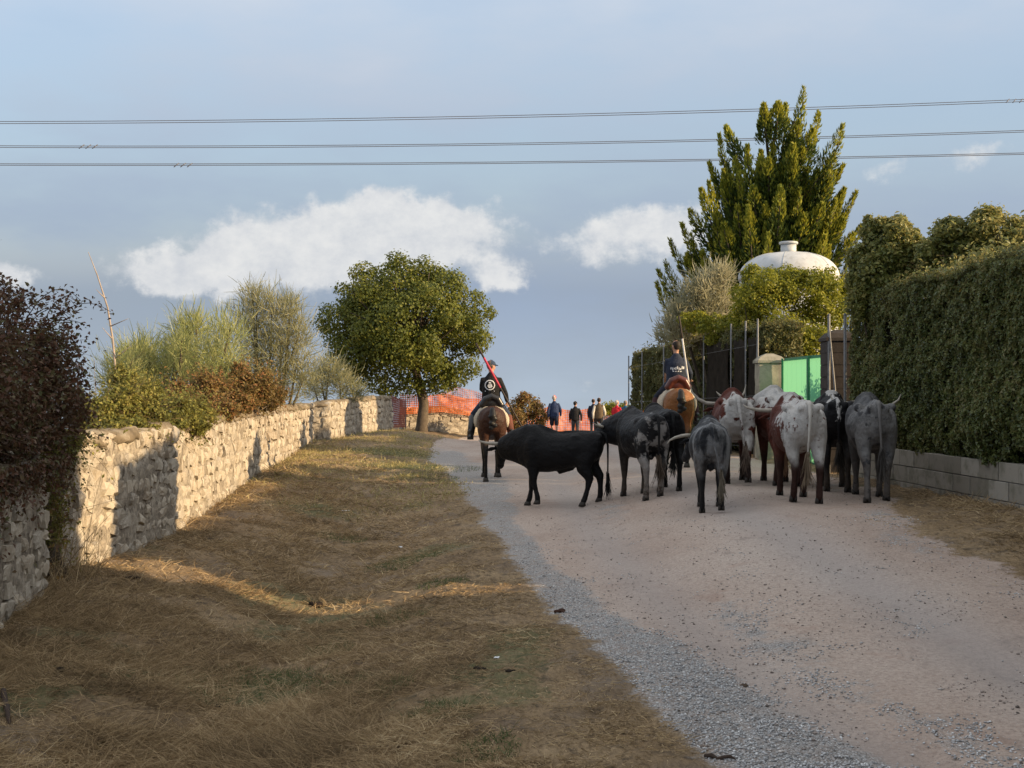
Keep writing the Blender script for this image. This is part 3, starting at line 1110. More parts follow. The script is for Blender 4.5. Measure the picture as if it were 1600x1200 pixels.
def hedge(name, A, B, z0, z1, thick, n_face, leaf, label, mat, bump=.16, core_in=.16, top=True, end=True, slant=(0, 0), gaps=0.0, back=False):
    """clipped hedge; the line A-B is its face towards the lane, z0/z1 = bottom and top over the ground at A; slant moves the top ends"""
    A = Vector((*A, 0)); B = Vector((*B, 0))
    d = (B - A).normalized(); L = (B - A).length
    nr = Vector((-d.y, d.x, 0))
    if nr.x > 0: nr = -nr
    g0 = Gs(A.x, A.y); g1 = Gs(B.x, B.y)
    root = empty(name, (A.x, A.y, g0))
    tag(root, label, 'hedge')
    O = Vector(root.location)
    dn, nn = rel(d), rel(nr)
    c = MB()
    # solid core added to block light, coloured dark as shaded depth
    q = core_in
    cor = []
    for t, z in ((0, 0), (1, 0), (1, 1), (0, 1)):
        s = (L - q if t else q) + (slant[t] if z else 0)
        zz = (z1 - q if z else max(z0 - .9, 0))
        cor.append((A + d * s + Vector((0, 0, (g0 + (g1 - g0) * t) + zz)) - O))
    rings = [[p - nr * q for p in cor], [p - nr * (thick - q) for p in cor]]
    c.ring_loft(rings).build('dark_core', M_CORE, root, False)
    pts, nrm = [], []
    H = z1 - z0
    u = RNG.uniform(0, 1, n_face); v = RNG.uniform(0, 1, n_face)
    if gaps:
        dens = fbm(u * L * 1.2, v * H * .5, 33, 4)
        k = dens > gaps * .55
        u, v = u[k], v[k]

    def lay(u, v, dist, nd):
        s = u * L + (slant[0] * (1 - u) + slant[1] * u) * v
        base = rel(A) + s[:, None] * dn
        base[:, 2] = (g0 + (g1 - g0) * u) + z0 + v * H
        return base - dist[:, None] * nn, nd
    dep = bump * (1 - 2 * fbm(u * L * 1.5, v * H * 1.5, 3, 4)) + bump * .5 * (1 - 2 * fbm(u * L * 6, v * H * 6, 5, 3)) + RNG.exponential(.035, len(u))
    dep += .10 * np.clip((v - .86) / .14, 0, 1) ** 2 + .05 * sstep(.12, 0, v)
    p, _ = lay(u, v, dep, None)
    pts.append(p); nrm.append(np.tile(nn * 1.0 + np.array([0, 0, .35]), (len(p), 1)))
    if top:
        m = int(n_face * thick / max(H, 1) * .9)
        u2 = RNG.uniform(0, 1, m); w2 = RNG.uniform(0, thick, m)
        zz = np.ones(m)
        p, _ = lay(u2, zz, w2, None)
        p[:, 2] += .16 * (fbm(u2 * L * 1.3, w2 * 1.3, 15, 4) - .45) * 2 + RNG.exponential(.05, m) - .06
        pts.append(p); nrm.append(np.tile(np.array([0, 0, 1.0]), (m, 1)))
    if end:
        for t in (0, 1):
            m = int(n_face * thick / L)
            w2 = RNG.uniform(0, thick, m); v2 = RNG.uniform(0, 1, m)
            p, _ = lay(np.full(m, float(t)), v2, w2, None)
            p += dn * ((1 if t == 0 else -1) * (RNG.exponential(.05, m) + bump * (1 - 2 * fbm(w2 * 2, v2 * H * 2, 19, 3))))[:, None]
            pts.append(p); nrm.append(np.tile(dn * (1 if t else -1), (m, 1)))
    if back:
        m = n_face // 2
        u2 = RNG.uniform(0, 1, m); v2 = RNG.uniform(0, 1, m)
        p, _ = lay(u2, v2, np.full(m, thick), None)
        pts.append(p); nrm.append(np.tile(-nn, (m, 1)))
    pts = np.concatenate(pts) - rel(O); nrm = np.concatenate(nrm)
    leaves('foliage', pts, nrm, leaf, mat, root, .55, .75)
    return root


hedge('clipped_hedge', (6.70, 14.35), (6.26, 23.55), .56, 3.32, 1.15, 84000, .062, 'tall clipped dark green hedge above the concrete block wall', M_HEDGE, bump=.20, core_in=.26, gaps=.5)
# the same row of planting goes on beside and behind the camera, and shades the lane
hedge('tall_hedge', (6.86, 11.08), (6.70, 14.30), .3, 4.75, 1.1, 9000, .11, 'higher shaggy hedge standing nearer along the lane, out of view', M_HEDGE, slant=(.75, 0), core_in=.06)
hedge('tall_hedge', (7.3, -14), (6.86, 10.72), .2, 8.0, 1.4, 16000, .17, 'very tall dense hedge beside the camera, out of view', M_HEDGE, slant=(0, -.75), core_in=.06)
hedge('low_hedge', (6.87, 10.6), (6.85, 11.2), .2, 2.0, 1.0, 1500, .10, 'low stretch of hedge filling the gap, out of view', M_HEDGE, core_in=.05)

hedge('ivy_hedge', (5.95, 30.2), (4.22, 45.0), .15, 3.1, 1.0, 56000, .085, 'ivy covered hedge behind the wire fence beyond the gate', M_HEDGE2, bump=.28, core_in=.40, gaps=.55)


# ================================================================== GATE, FENCE, TANK
M_STEEL = plain('galvanised_steel', (.17, .17, .17), .6, .25, 20, .4, .05, .3)
M_BRICK = plain('dark_stained_brickwork', (.045, .038, .034), .9, .3, 7, .2, .4)


def pillar(name, c, w, h, mat, label, capmat, courses=0):
    x, y = c
    root = empty(name, (x, y, Gs(x, y)))
    tag(root, label, 'gate pillar')
    b = MB()
    nz = 14
    rs = random.Random(int(x * 100))
    rings = []
    for i in range(nz + 1):
        z = -.15 + (h + .15) * i / nz
        r = w / 2
        ring = []
        for a, bq in ((-1, -1), (-.33, -1), (.33, -1), (1, -1), (1, -.33), (1, .33), (1, 1), (.33, 1), (-.33, 1), (-1, 1), (-1, .33), (-1, -.33)):
            ring.append(Vector((a * r + rs.uniform(-.008, .008), bq * r + rs.uniform(-.008, .008), z)))
        rings.append(ring)
    b.ring_loft(rings).build('shaft', mat, root, False)
    c2 = MB()
    r = w / 2 + .04
    sq = lambda r, z: [Vector((-r, -r, z)), Vector((r, -r, z)), Vector((r, r, z)), Vector((-r, r, z))]
    c2.ring_loft([sq(r, h + .003), sq(r, h + .06), sq(r * .72, h + .15), sq(r * .25, h + .22)]).build('cap', capmat, root, False)
    if courses:
        for i in range(courses):
            z = h * (i + .5) / courses
            MB().box((0, 0, z), (w + .022, w + .022, h / courses - .02)).build('course', mat, root, False)
    return root


k = NT('rendered_pillar')
f = k.noise(2.6, 6, .7)
c = k.ramp(f, [(.3, (.12, .115, .09)), (.5, (.28, .26, .20)), (.7, (.38, .34, .27))])
M_PILLAR = k.finish(c, .95, k.bump(k.noise(22, 5, .7), .5, .02), .1)
pillar('gate_pillar', (6.22, 24.42), .52, 2.50, M_BRICK, 'dark brick gate pillar at the end of the clipped hedge', M_BRICK, 11)
pillar('gate_pillar', (5.92, 29.45), .56, 2.20, M_PILLAR, 'pale weathered gate pillar on the far side of the green gate', M_PILLAR)


def gate():
    A = Vector((6.36, 24.80, 0)); B = Vector((6.17, 29.10, 0))
    d = (B - A).normalized(); L = (B - A).length
    rot = Matrix(((d.x, -d.y, 0), (d.y, d.x, 0), (0, 0, 1)))
    g0 = Gs(A.x, A.y)
    root = empty('gate', (A.x, A.y, g0))
    tag(root, 'bright green sheeted metal gate lit through from behind', 'gate')
    k = NT('green_gate_sheet')
    oi = k.n('ShaderNodeObjectInfo')
    c = k.ramp(oi.outputs['Random'], [(0, (.06, .42, .21)), (1, (.10, .55, .30))])
    b = k.n('ShaderNodeBsdfPrincipled'); k.set(b, 'Base Color', c); k.set(b, 'Roughness', .5)
    t = k.n('ShaderNodeBsdfTranslucent'); k.set(t, 'Color', (.20, .50, .31))
    mx = k.n('ShaderNodeMixShader'); mx.inputs[0].default_value = .72
    k.t.links.new(b.outputs[0], mx.inputs[1]); k.t.links.new(t.outputs[0], mx.inputs[2]); k.t.links.new(mx.outputs[0], k.out.inputs[0])
    sheet = k.m
    fr = plain('green_gate_frame', (.03, .17, .09), .5, .15)
    n = 11
    H = 2.28
    for i in range(n):
        s0, s1 = L * i / n, L * (i + 1) / n
        v, f = [], []
        m = 8
        for j in range(m + 1):
            s = s0 + .004 + (s1 - s0 - .008) * j / m
            off = .012 * math.cos(j * PI) if m else 0
            p = d * s + Vector((-d.y, d.x, 0)) * off
            v += [p + Vector((0, 0, .06)), p + Vector((0, 0, H - .02))]
        f = [(2 * j, 2 * j + 2, 2 * j + 3, 2 * j + 1) for j in range(m)]
        me = bpy.data.meshes.new('sheet'); me.from_pydata([tuple(q) for q in v], [], f)
        link_mesh('sheet', me, sheet, root, False)
    for z in (.05, 1.15, H):
        MB().box(d * L / 2 + Vector((.035, 0, z)), (L, .04, .05), rot).build('rail', fr, root, False)
    for s in (.02, L * .5 - .035, L * .5 + .035, L - .02):
        MB().box(d * s + Vector((-.03, 0, H / 2)), (.045, .04, H + .04), rot).build('stile', fr, root, False)
    MB().box(d * (L * .5 - .12) + Vector((-.07, 0, 1.0)), (.16, .03, .03), rot).build('handle', M_STEEL, root, False)


gate()


def post(x, y, h, lean=(0, 0), r=.03, label='', stay=None, name='fence_post'):
    root = empty(name, (x, y, Gs(x, y)))
    tag(root, label, 'post')
    MB().tube([(0, 0, -.2), (lean[0] * .5, lean[1] * .5, h / 2), (lean[0], lean[1], h)], r, 10).build('shaft', M_STEEL, root)
    MB().ball((lean[0], lean[1], h + .01), (r * 1.25, r * 1.25, .025), 8, 4).build('cap', M_STEEL, root)
    if stay:
        MB().tube([(stay[0], stay[1], -.2), (lean[0], lean[1], h * .93)], r * .75, 8).build('stay', M_STEEL, root)
    return root


def fence_pt(px):
    y = (5.8 + 3.3) / ((px - 800) / 2000 + .11)
    return (px - 800) / 2000 * y - .06, y


words = {985: 'grey steel corner post at the far end of the ivy hedge', 1006: 'grey fence post second from the far end of the ivy hedge',
         1040: 'grey fence post half hidden by the right rider', 1103: 'slim fence post right of the rider in the navy jacket',
         1146: 'tall bright fence post in front of dark ivy, above the brown and white ox', 1169: 'fence post between the two tall posts left of the pale pillar',
         1188: 'tallest fence post standing beside the pale gate pillar'}
for px, lb in words.items():
    x, y = fence_pt(px)
    post(x, y, 3.05 if px < 1140 else 3.22, label=lb, r=.022, stay=(.0, .5) if px == 1188 else None)
post(5.98, 24.15, 2.98, label='steel post with a slanting stay in front of the dark gate pillar', r=.026, stay=(.22, -.25))
post(6.18, 23.75, 2.96, label='steel post between the dark pillar and the clipped hedge', r=.028)


def wire_fence():
    ax, ay = fence_pt(1188); bx, by = fence_pt(985)
    root = empty('wire_fence', (ax, ay, Gs(ax, ay)))
    tag(root, 'thin wire fence strung between steel posts before the ivy hedge', 'wire fence')
    for i in range(3):
        z = .25 + i * 1.2
        g1 = Gs(bx, by) - Gs(ax, ay)
        MB().tube([(-.03, 0, z), ((bx - ax) / 2 - .03, (by - ay) / 2, z + g1 / 2), (bx - ax - .03, by - ay, z + g1)], .0035, 5).build('wire', M_STEEL, root)


wire_fence()


def screens():
    m = plain('brown_black_screening', (.022, .018, .014), .95, .45, 5, .05, .6)
    for (a, b, lb) in ((1106, 1140, 'dark screening panel on the fence left of the tall bright post'), (1148, 1166, 'narrow dark screening panel between two fence posts'), (1171, 1186, 'dark screening panel next to the pale gate pillar')):
        ax, ay = fence_pt(a); bx, by = fence_pt(b)
        root = tag(empty('fence_screen', (ax, ay, Gs(ax, ay))), lb, 'screen')
        v, f = [], []
        n, h = 7, 9
        for i in range(n + 1):
            for j in range(h + 1):
                t = i / n
                w = .025 * math.sin(i * 2.3 + j * 1.1)
                v.append((.03 + (bx - ax) * t + w, (by - ay) * t, .25 + 2.55 * j / h + .05 * math.sin(i * 1.9) * (j == h)))
        for i in range(n):
            for j in range(h):
                q = i * (h + 1) + j
                f.append((q, q + h + 1, q + h + 2, q + 1))
        me = bpy.data.meshes.new('cloth'); me.from_pydata(v, [], f)
        o = link_mesh('cloth', me, m, root)
        so = o.modifiers.new('thickness', 'SOLIDIFY'); so.thickness = .012


screens()


def tank():
    x, y = 8.64, 40.0
    root = empty('water_tank', (x, y, Gs(x, y)))
    tag(root, 'white domed water tank rising behind the bushes in front of the cypress', 'water tank')
    k = NT('white_tank_paint')
    f = k.noise(1.6, 6, .65)
    c = k.ramp(f, [(.3, (.36, .37, .37)), (.6, (.50, .51, .51)), (.8, (.58, .585, .58))])
    st = k.noise(5, 5, .7, stretch=(1, 1, .12))
    c = k.mix(k.math('MULTIPLY', k.step(st, .52, .70), .5), c, (.27, .26, .23))
    mat = k.finish(c, .55, None, .4)
    g = root.location.z

    q = 1.087                     # all sizes were taken at 36.8 m
    zz = lambda z: 2 + (z - 2) * q if z > 1 else z

    def lathe(prof, n=48):
        return MB().ring_loft([[Vector((r * q * math.cos(2 * PI * j / n), r * q * math.sin(2 * PI * j / n), zz(z) - g)) for j in range(n)] for r, z in prof])
    lathe([(1.39, g - .1), (1.39, 5.25)]).build('shell', mat, root)
    dome = [(1.41, 5.20), (1.43, 5.28)]
    for i in range(1, 13):
        a = i / 12 * PI / 2 * .93
        dome.append((1.43 * math.cos(a) ** .75, 5.28 + .74 * math.sin(a)))
    lathe(dome).build('dome', mat, root)
    lathe([(.22, 5.9), (.22, 6.25)]).build('neck', mat, root)
    lathe([(.255, 6.252), (.27, 6.275), (.27, 6.31), (.25, 6.325)]).build('lid', mat, root)
    for i in range(6):
        a = i * PI / 3 + .2
        pts = [(1.432 * q * math.cos(t) ** .75 * math.cos(a), 1.432 * q * math.cos(t) ** .75 * math.sin(a), zz(5.283 + .742 * math.sin(t)) - g) for t in [w / 10 * 1.3 for w in range(11)]]
        MB().tube(pts, .005, 6).build('seam', mat, root)


tank()

# ------------------------------------------------------------------ power lines
M_CABLE = plain('grey_power_cable', (.10, .10, .115), .5, .05, 5, .4, 0)


def cable(name, pts, sep, label, spacer=None):
    Y = 96.0
    a = [P(px, py, Y) for px, py in pts]
    root = empty(name, a[0])
    tag(root, label, 'power line', 'twin power cables across the sky')
    for s in (-.5, .5):
        # smooth parabola through the three points
        q = []
        for i in range(41):
            t = -0.25 + 1.5 * i / 40
            l0 = (t - .5) * (t - 1) / .5; l1 = -t * (t - 1) / .25; l2 = t * (t - .5) / .5
            v = a[0] * l0 + a[1] * l1 + a[2] * l2
            q.append(v - a[0] + Vector((0, s * .3, s * sep / FPX * Y)))
        MB().tube(q, .026, 5).build('conductor', M_CABLE, root)
    if spacer:
        p = P(*spacer, Y) - a[0]
        for dx in (-.5, 0, .5):
            MB().tube([p + Vector((dx - .16, -.1, -.16)), p + Vector((dx + .16, .1, .16))], .035, 6).build('spacer', M_CABLE, root)


cable('power_line', [(0, 191.5), (800, 182), (1600, 157)], 4.6, 'topmost pair of power cables crossing the sky', (1585, 157.5))
cable('power_line', [(0, 229), (800, 225), (1600, 205)], 3.8, 'middle pair of power cables crossing the sky', (138, 229))
cable('power_line', [(0, 257), (800, 254), (1600, 240)], 3.4, 'lowest pair of power cables crossing the sky', (286, 258))


# ================================================================== TREES AND SHRUBS
def limbs(root, base, forks, mat=None, name='trunk'):
    m = MB()
    for pts, rad in forks:
        m.tube([Vector(p) - base for p in pts], rad, 9)
    return m.build(name, mat or M_BARK, root)


M_TREE = leaf_mat('round_tree_leaf', [(.022, .034, .007), (.055, .075, .013), (.105, .125, .02), (.17, .18, .03), (.26, .23, .05)], .3, .5, (.34, .33, .05), .55)


def round_tree():
    b = hit(658, 674)
    root = empty('round_tree', b)
    tag(root, 'round dense green tree on the bank left of the mounted rider', 'tree')
    Y = b.y
    s = FPX / Y
    C = P(634, 503, Y)
    C.y = Y
    rr = (136 / s, 128 / s, 106 / s)
    forks = []
    t0 = b + Vector((0, 0, -.2)); t1 = P(662, 630, Y); t2 = P(652, 590, Y)
    forks.append(([t0, b + Vector((.02, 0, .25)), t1, t2, C + Vector((0, 0, -.3)), C + Vector((0, 0, 1.4))], [.34, .26, .23, .20, .13, .04]))
    rs = random.Random(3)
    for i in range(26):
        a = rs.uniform(0, 2 * PI); e = rs.uniform(-.25, .95)
        q = C + Vector((math.cos(a) * rr[0] * .82 * math.cos(e), math.sin(a) * rr[1] * .82 * math.cos(e), math.sin(e) * rr[2] * .85))
        st = t2.lerp(C, rs.uniform(0, 1.0))
        forks.append(([st, st.lerp(q, .5) + Vector((0, 0, .25)), q], [.08, .05, .015]))
    limbs(root, b, forks)
    cl = clumps_on(rel(C), rr, 190, .38, .75, -.85, .55)
    # low hanging sprays
    for px, py, r in ((530, 560, .6), (560, 585, .65), (545, 575, .6), (590, 600, .6), (610, 612, .5), (640, 600, .6), (665, 605, .5), (690, 600, .6), (712, 590, .6), (735, 575, .55), (620, 575, .8), (680, 575, .8), (580, 565, .8), (752, 530, .5), (520, 520, .5), (765, 490, .35), (505, 510, .35), (575, 425, .45), (620, 410, .5), (665, 412, .4), (715, 440, .45), (745, 465, .4)):
        for dy in (-.9, .6):
            p = P(px, py, Y); cl.append((p.x, Y + dy, p.z, r, r, r * .8))
    pts, nr = lump_cloud(60000, cl, .45)
    nr = nr + unit(pts - rel(C)) * .8 + np.array([0, 0, .35])
    leaves('crown', pts - rel(b), nr, .125, M_TREE, root, .75, .7)


round_tree()

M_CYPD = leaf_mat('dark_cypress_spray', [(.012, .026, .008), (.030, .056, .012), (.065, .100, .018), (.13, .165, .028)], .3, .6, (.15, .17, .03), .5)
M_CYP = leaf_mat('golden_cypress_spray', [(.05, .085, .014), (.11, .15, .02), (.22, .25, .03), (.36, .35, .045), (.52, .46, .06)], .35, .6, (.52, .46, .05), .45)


def cypress():
    Y = 46.5
    x0 = (1192 - CXP) / FPX * Y
    b = Vector((x0, Y, Gs(x0, Y)))
    root = empty('cypress_tree', b)
    tag(root, 'tall golden green cypress with ragged upswept spires behind the tank', 'tree')
    tips = [(1252, 140), (1222, 168), (1205, 172), (1286, 168), (1300, 208), (1122, 212), (1140, 190), (1182, 176), (1316, 258), (1338, 298), (1086, 305), (1062, 352),
            (1048, 372), (1024, 442), (1030, 420), (1100, 290), (1160, 235), (1236, 200), (1268, 205), (1330, 330), (1345, 352), (1042, 405), (1075, 330), (1110, 250), (1290, 250), (1200, 230), (1252, 232)]
    rs = random.Random(9)
    tl = []
    for px, py in tips:
        tl.append((px, py, rs.uniform(-1.6, 1.0)))
    for i in range(175):
        py = rs.uniform(235, 510)
        half = np.interp(py, [140, 200, 300, 400, 500], [20, 70, 115, 140, 160])
        mid = np.interp(py, [140, 300, 500], [1225, 1212, 1190])
        px = mid + rs.uniform(-1, 1) * half * .95
        tl.append((px, py, rs.choice([-1, -1, 1]) * rs.uniform(.3, 1.0) * 3.0 * (1 - (abs(px - mid) / half) ** 2) ** .5 * np.interp(py, [140, 300, 500], [.25, .7, 1])))
    forks = [([b + Vector((0, 0, -.2)), b + Vector((0, 0, 4)), P(1215, 300, Y), P(1240, 190, Y)], [.42, .33, .2, .05])]
    pts, al, tt = [], [], []
    for px, py, dy in tl:
        tip = P(px, py, Y); tip.y += dy
        rise = rs.uniform(1.3, 3.6); fat = rs.uniform(.6, 1.25)
        zb = max(tip.z - rise, 1.0)
        axis = b + Vector((.25 * (tip.z / 12), 0, 0))
        st = Vector((axis.x + (tip.x - axis.x) * .45, b.y + (tip.y - b.y) * .45, zb))
        mid = st.lerp(tip, .5) + Vector(((tip.x - axis.x) * .10, (tip.y - b.y) * .10, -.15))
        forks.append(([Vector((axis.x, b.y, zb - .7)), st, mid, tip - Vector((0, 0, .25))], [.07, .05, .03, .01]))
        m = 620
        t = RNG.uniform(0, 1, m) ** .85
        c = ((1 - t)[:, None] ** 2) * rel(st) + (2 * t * (1 - t))[:, None] * rel(mid) + (t ** 2)[:, None] * rel(tip)
        tg = unit((2 * (1 - t))[:, None] * (rel(mid) - rel(st)) + (2 * t)[:, None] * (rel(tip) - rel(mid)))
        rad = fat * .52 * (1 - t) ** .8 + .05
        # side sprays that break the outline of each plume
        k = RNG.integers(0, 9, m)
        ang = k * 2.4 + RNG.normal(0, .35, m)
        e1 = unit(np.cross(tg, np.array([.3, .9, .2])))
        e2 = np.cross(tg, e1)
        off = (np.cos(ang)[:, None] * e1 + np.sin(ang)[:, None] * e2)
        q = RNG.uniform(.1, 1, m) ** .6
        pts.append(c + off * (rad * q)[:, None] + tg * (rad * q * .6)[:, None])
        al.append(tg + off * .55 + np.array([0, 0, .25])); tt.append(t + .25 * (q - .6) + RNG.normal(0, .08, m))
    limbs(root, b, forks)
    pts = np.concatenate(pts); al = np.concatenate(al)
    out = pts - np.array([b.x, b.y, 0]); out[:, 2] = 1.0
    tt = np.concatenate(tt)
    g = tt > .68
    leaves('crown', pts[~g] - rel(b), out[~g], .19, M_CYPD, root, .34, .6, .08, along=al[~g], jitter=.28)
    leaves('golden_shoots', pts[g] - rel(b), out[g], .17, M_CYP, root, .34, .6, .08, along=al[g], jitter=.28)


cypress()


M_TWIG = straw_mat('dry_twigs', [(.05, .032, .02), (.13, .085, .05), (.24, .17, .10)])


def bush(name, base, lumps, n, leaf, mat, label, cat='shrub', aspect=.55, inner=.5, stems=8, up=.35, spread=.8, twigs=0):
    """leafy shrub: clumps in world space, stems from its base"""
    b = Vector((base[0], base[1], Gs(base[0], base[1])))
    root = empty(name, b)
    tag(root, label, cat)
    rs = random.Random(int(abs(base[0] * 100 + base[1])))
    forks = []
    for i in range(stems):
        l = lumps[rs.randrange(len(lumps))]
        e = Vector(l[:3])
        forks.append(([b + Vector((rs.uniform(-.2, .2), rs.uniform(-.2, .2), -.1)), b.lerp(e, .5) + Vector((rs.uniform(-.2, .2), rs.uniform(-.2, .2), .1)), e], [.035, .022, .008]))
    limbs(root, b, forks, name='stems')
    pts, nr = lump_cloud(n, lumps, inner)
    leaves('foliage', pts - rel(b), nr + np.array([0, 0, up]), leaf, mat, root, aspect, spread)
    if twigs:
        tp, tn = lump_cloud(twigs, lumps, .7)
        tp = tp - tn * .14
        L = RNG.uniform(.2, .6, twigs)
        d = tn + RNG.normal(0, .5, (twigs, 3)) + np.array([.1, 0, .35])
        tw = strips('twigs', tp - rel(b), d, L, np.full(twigs, .009), M_TWIG, root, .35, 4, .35)
        tw['kind'] = 'stuff'
        q = np.repeat(tp, 9, 0) + np.repeat(unit(d) * L[:, None], 9, 0) * RNG.uniform(.2, .95, (twigs * 9, 1)) + RNG.normal(0, .045, (twigs * 9, 3))
        leaves('sprig_leaves', q - rel(b), np.tile([0, 0, 1.0], (len(q), 1)), leaf, mat, root, aspect, .9)
    return root


def pix_lumps(items, seed=1, k=12, sub=.36):
    """clumps given as (px, py, distance, radius in pixels x, y), each broken into smaller ones"""
    rs = random.Random(seed)
    out = []
    for px, py, Y, rx, ry in items:
        c = P(px, py, Y); a, bb = rx / FPX * Y, ry / FPX * Y
        out.append((c.x, c.y, c.z, a * .72, a * .72, bb * .72))
        for i in range(k):
            d = Vector((rs.gauss(0, 1), rs.gauss(0, 1), rs.gauss(0, 1))).normalized()
            r = rs.uniform(.7, 1.2) * sub
            out.append((c.x + d.x * a * (1 - r * .7), c.y + d.y * a * (1 - r * .7), c.z + d.z * bb * (1 - r * .7), a * r, a * r, bb * r))
    return out


M_PRIVET = leaf_mat('golden_privet_leaf', [(.03, .05, .008), (.09, .115, .016), (.19, .20, .025), (.33, .31, .035), (.45, .40, .06)], .4, .45, (.42, .42, .05), .9)
M_LAUREL = leaf_mat('laurel_leaf', [(.022, .036, .010), (.065, .09, .02), (.14, .165, .035), (.26, .25, .065), (.42, .36, .15)], .36, .4, big=1.0, spec=.4)
M_SILVER = leaf_mat('grey_silvery_leaf', [(.11, .115, .065), (.21, .21, .12), (.34, .32, .20), (.48, .44, .30)], .3, .6, big=1.2)
M_OLIVE = leaf_mat('olive_bramble_leaf', [(.035, .04, .012), (.09, .10, .025), (.17, .18, .04), (.27, .25, .06), (.34, .26, .08)], .32, .55, big=1.3)
M_RUSSET = leaf_mat('russet_bramble_leaf', [(.045, .025, .014), (.12, .085, .03), (.20, .15, .045), (.24, .10, .04), (.30, .22, .08)], .28, .55, big=1.1)
M_DARKBR = leaf_mat('dark_bramble_leaf', [(.024, .020, .010), (.065, .040, .020), (.13, .060, .036), (.085, .095, .034), (.17, .08, .05)], .18, .5, big=1.5)

bush('privet_bush', (7.0, 33.2), pix_lumps([(1195, 458, 32.5, 48, 42), (1180, 440, 33, 26, 26), (1225, 440, 33, 40, 26), (1285, 445, 33, 35, 28), (1255, 462, 33, 55, 46), (1290, 490, 32.5, 35, 50), (1235, 525, 32, 60, 40), (1170, 500, 33, 30, 40), (1275, 540, 31.6, 40, 30)], 2), 26000, .085,
     M_PRIVET, 'yellow green leafy bush in front of the white tank')
bush('laurel_bush', (7.1, 22.7), pix_lumps([(1385, 385, 22.9, 50, 46), (1372, 425, 22.7, 46, 46), (1425, 410, 22.6, 42, 42), (1345, 425, 23, 26, 42), (1402, 350, 22.8, 22, 20), (1343, 465, 22.9, 20, 46), (1360, 360, 23, 20, 22), (1420, 370, 22.8, 22, 18)], 4), 22000, .085,
     M_LAUREL, 'bright leafed bush sticking up over the far end of the clipped hedge')
bush('laurel_bush', (8.0, 21.6), pix_lumps([(1500, 385, 21.8, 52, 48), (1560, 375, 21.6, 56, 52), (1610, 370, 21.6, 45, 50), (1455, 405, 21.9, 34, 40), (1640, 390, 21.6, 50, 60), (1490, 350, 21.8, 20, 14), (1540, 340, 21.7, 22, 14)], 6), 23000, .082,
     M_LAUREL, 'dark leafed rounded bush behind the hedge top at the right edge')
bush('hedge_top_growth', (7.3, 20.5), [(7.0 + .45 * random.random(), 15.5 + i * .55 + random.uniform(-.2, .2), 3.80 + random.uniform(-.05, .18), random.uniform(.25, .45), random.uniform(.3, .5), random.uniform(.14, .28)) for i in range(15)], 9000, .07,
     M_LAUREL, 'loose sunlit shoots growing out of the clipped hedge top', stems=4, twigs=150)
bush('low_shrub', (7.6, 26.6), pix_lumps([(1372, 600, 26, 46, 40), (1420, 585, 26.5, 40, 50)], 8) + [(7.5, 27.3, 1.3, .6, .8, .95), (7.6, 28.4, 1.2, .6, .8, .85), (7.4, 25.6, 1.5, .5, .7, .95), (7.5, 26.5, 1.25, .6, .8, .9), (7.5, 24.9, 1.3, .6, .8, .9)], 9000, .09,
     M_LAUREL, 'low garden shrub standing behind the green gate')
bush('far_bush', (.75, 57.5), pix_lumps([(822, 635, 57.5, 26, 26), (808, 655, 57, 22, 18), (842, 650, 57.5, 16, 20), (818, 622, 57.5, 14, 14)], 10), 5500, .11,
     M_RUSSET, 'sunlit autumn bush right of the left rider, before the netting')
bush('far_bush', (5.6, 63.5), pix_lumps([(955, 640, 63, 16, 14), (975, 645, 63, 14, 16)], 11), 2500, .11, M_PRIVET, 'small sunlit bush behind the man in red')


# shrubs with wand like shoots (broom, lavender)
def wands(name, base, tufts, mat, label, n=260, length=(.35, .8), width=.010, spread=.34, stems=10, cat='shrub', wood=None, lean=(0, 0)):
    b = Vector((base[0], base[1], Gs(base[0], base[1])))
    root = empty(name, b)
    tag(root, label, cat)
    rs = random.Random(int(abs(base[0] * 37 + base[1] * 11)))
    forks, B, D, L = [], [], [], []
    for (c, r) in tufts:
        c = Vector(c)
        mid = b.lerp(c, .5) + Vector((rs.uniform(-.25, .25), rs.uniform(-.25, .25), .1))
        forks.append(([b + Vector((rs.uniform(-.3, .3), rs.uniform(-.3, .3), -.1)), mid, c], [.06, .038, .014]))
        m = int(n * (r / .5) ** 1.6)
        o = RNG.normal(0, .42, (m, 3)) * r
        o[:, 2] -= .25 * r
        B.append(rel(c) + o)
        dd = unit(o * .9 / r + np.array([lean[0], lean[1], 1.0]) + RNG.normal(0, spread, (m, 3)))
        D.append(dd)
        L.append(RNG.uniform(*length, m) * (r / .5) ** .5)
    limbs(root, b, forks, wood, 'stems')
    B = np.concatenate(B) - rel(b); D = np.concatenate(D); L = np.concatenate(L)
    strips('foliage', B, D, L, np.full(len(L), width), mat, root, .16, 2)
    return root


def pix_tufts(items):
    return [(P(px, py, Y), r / FPX * Y) for px, py, Y, r in items]


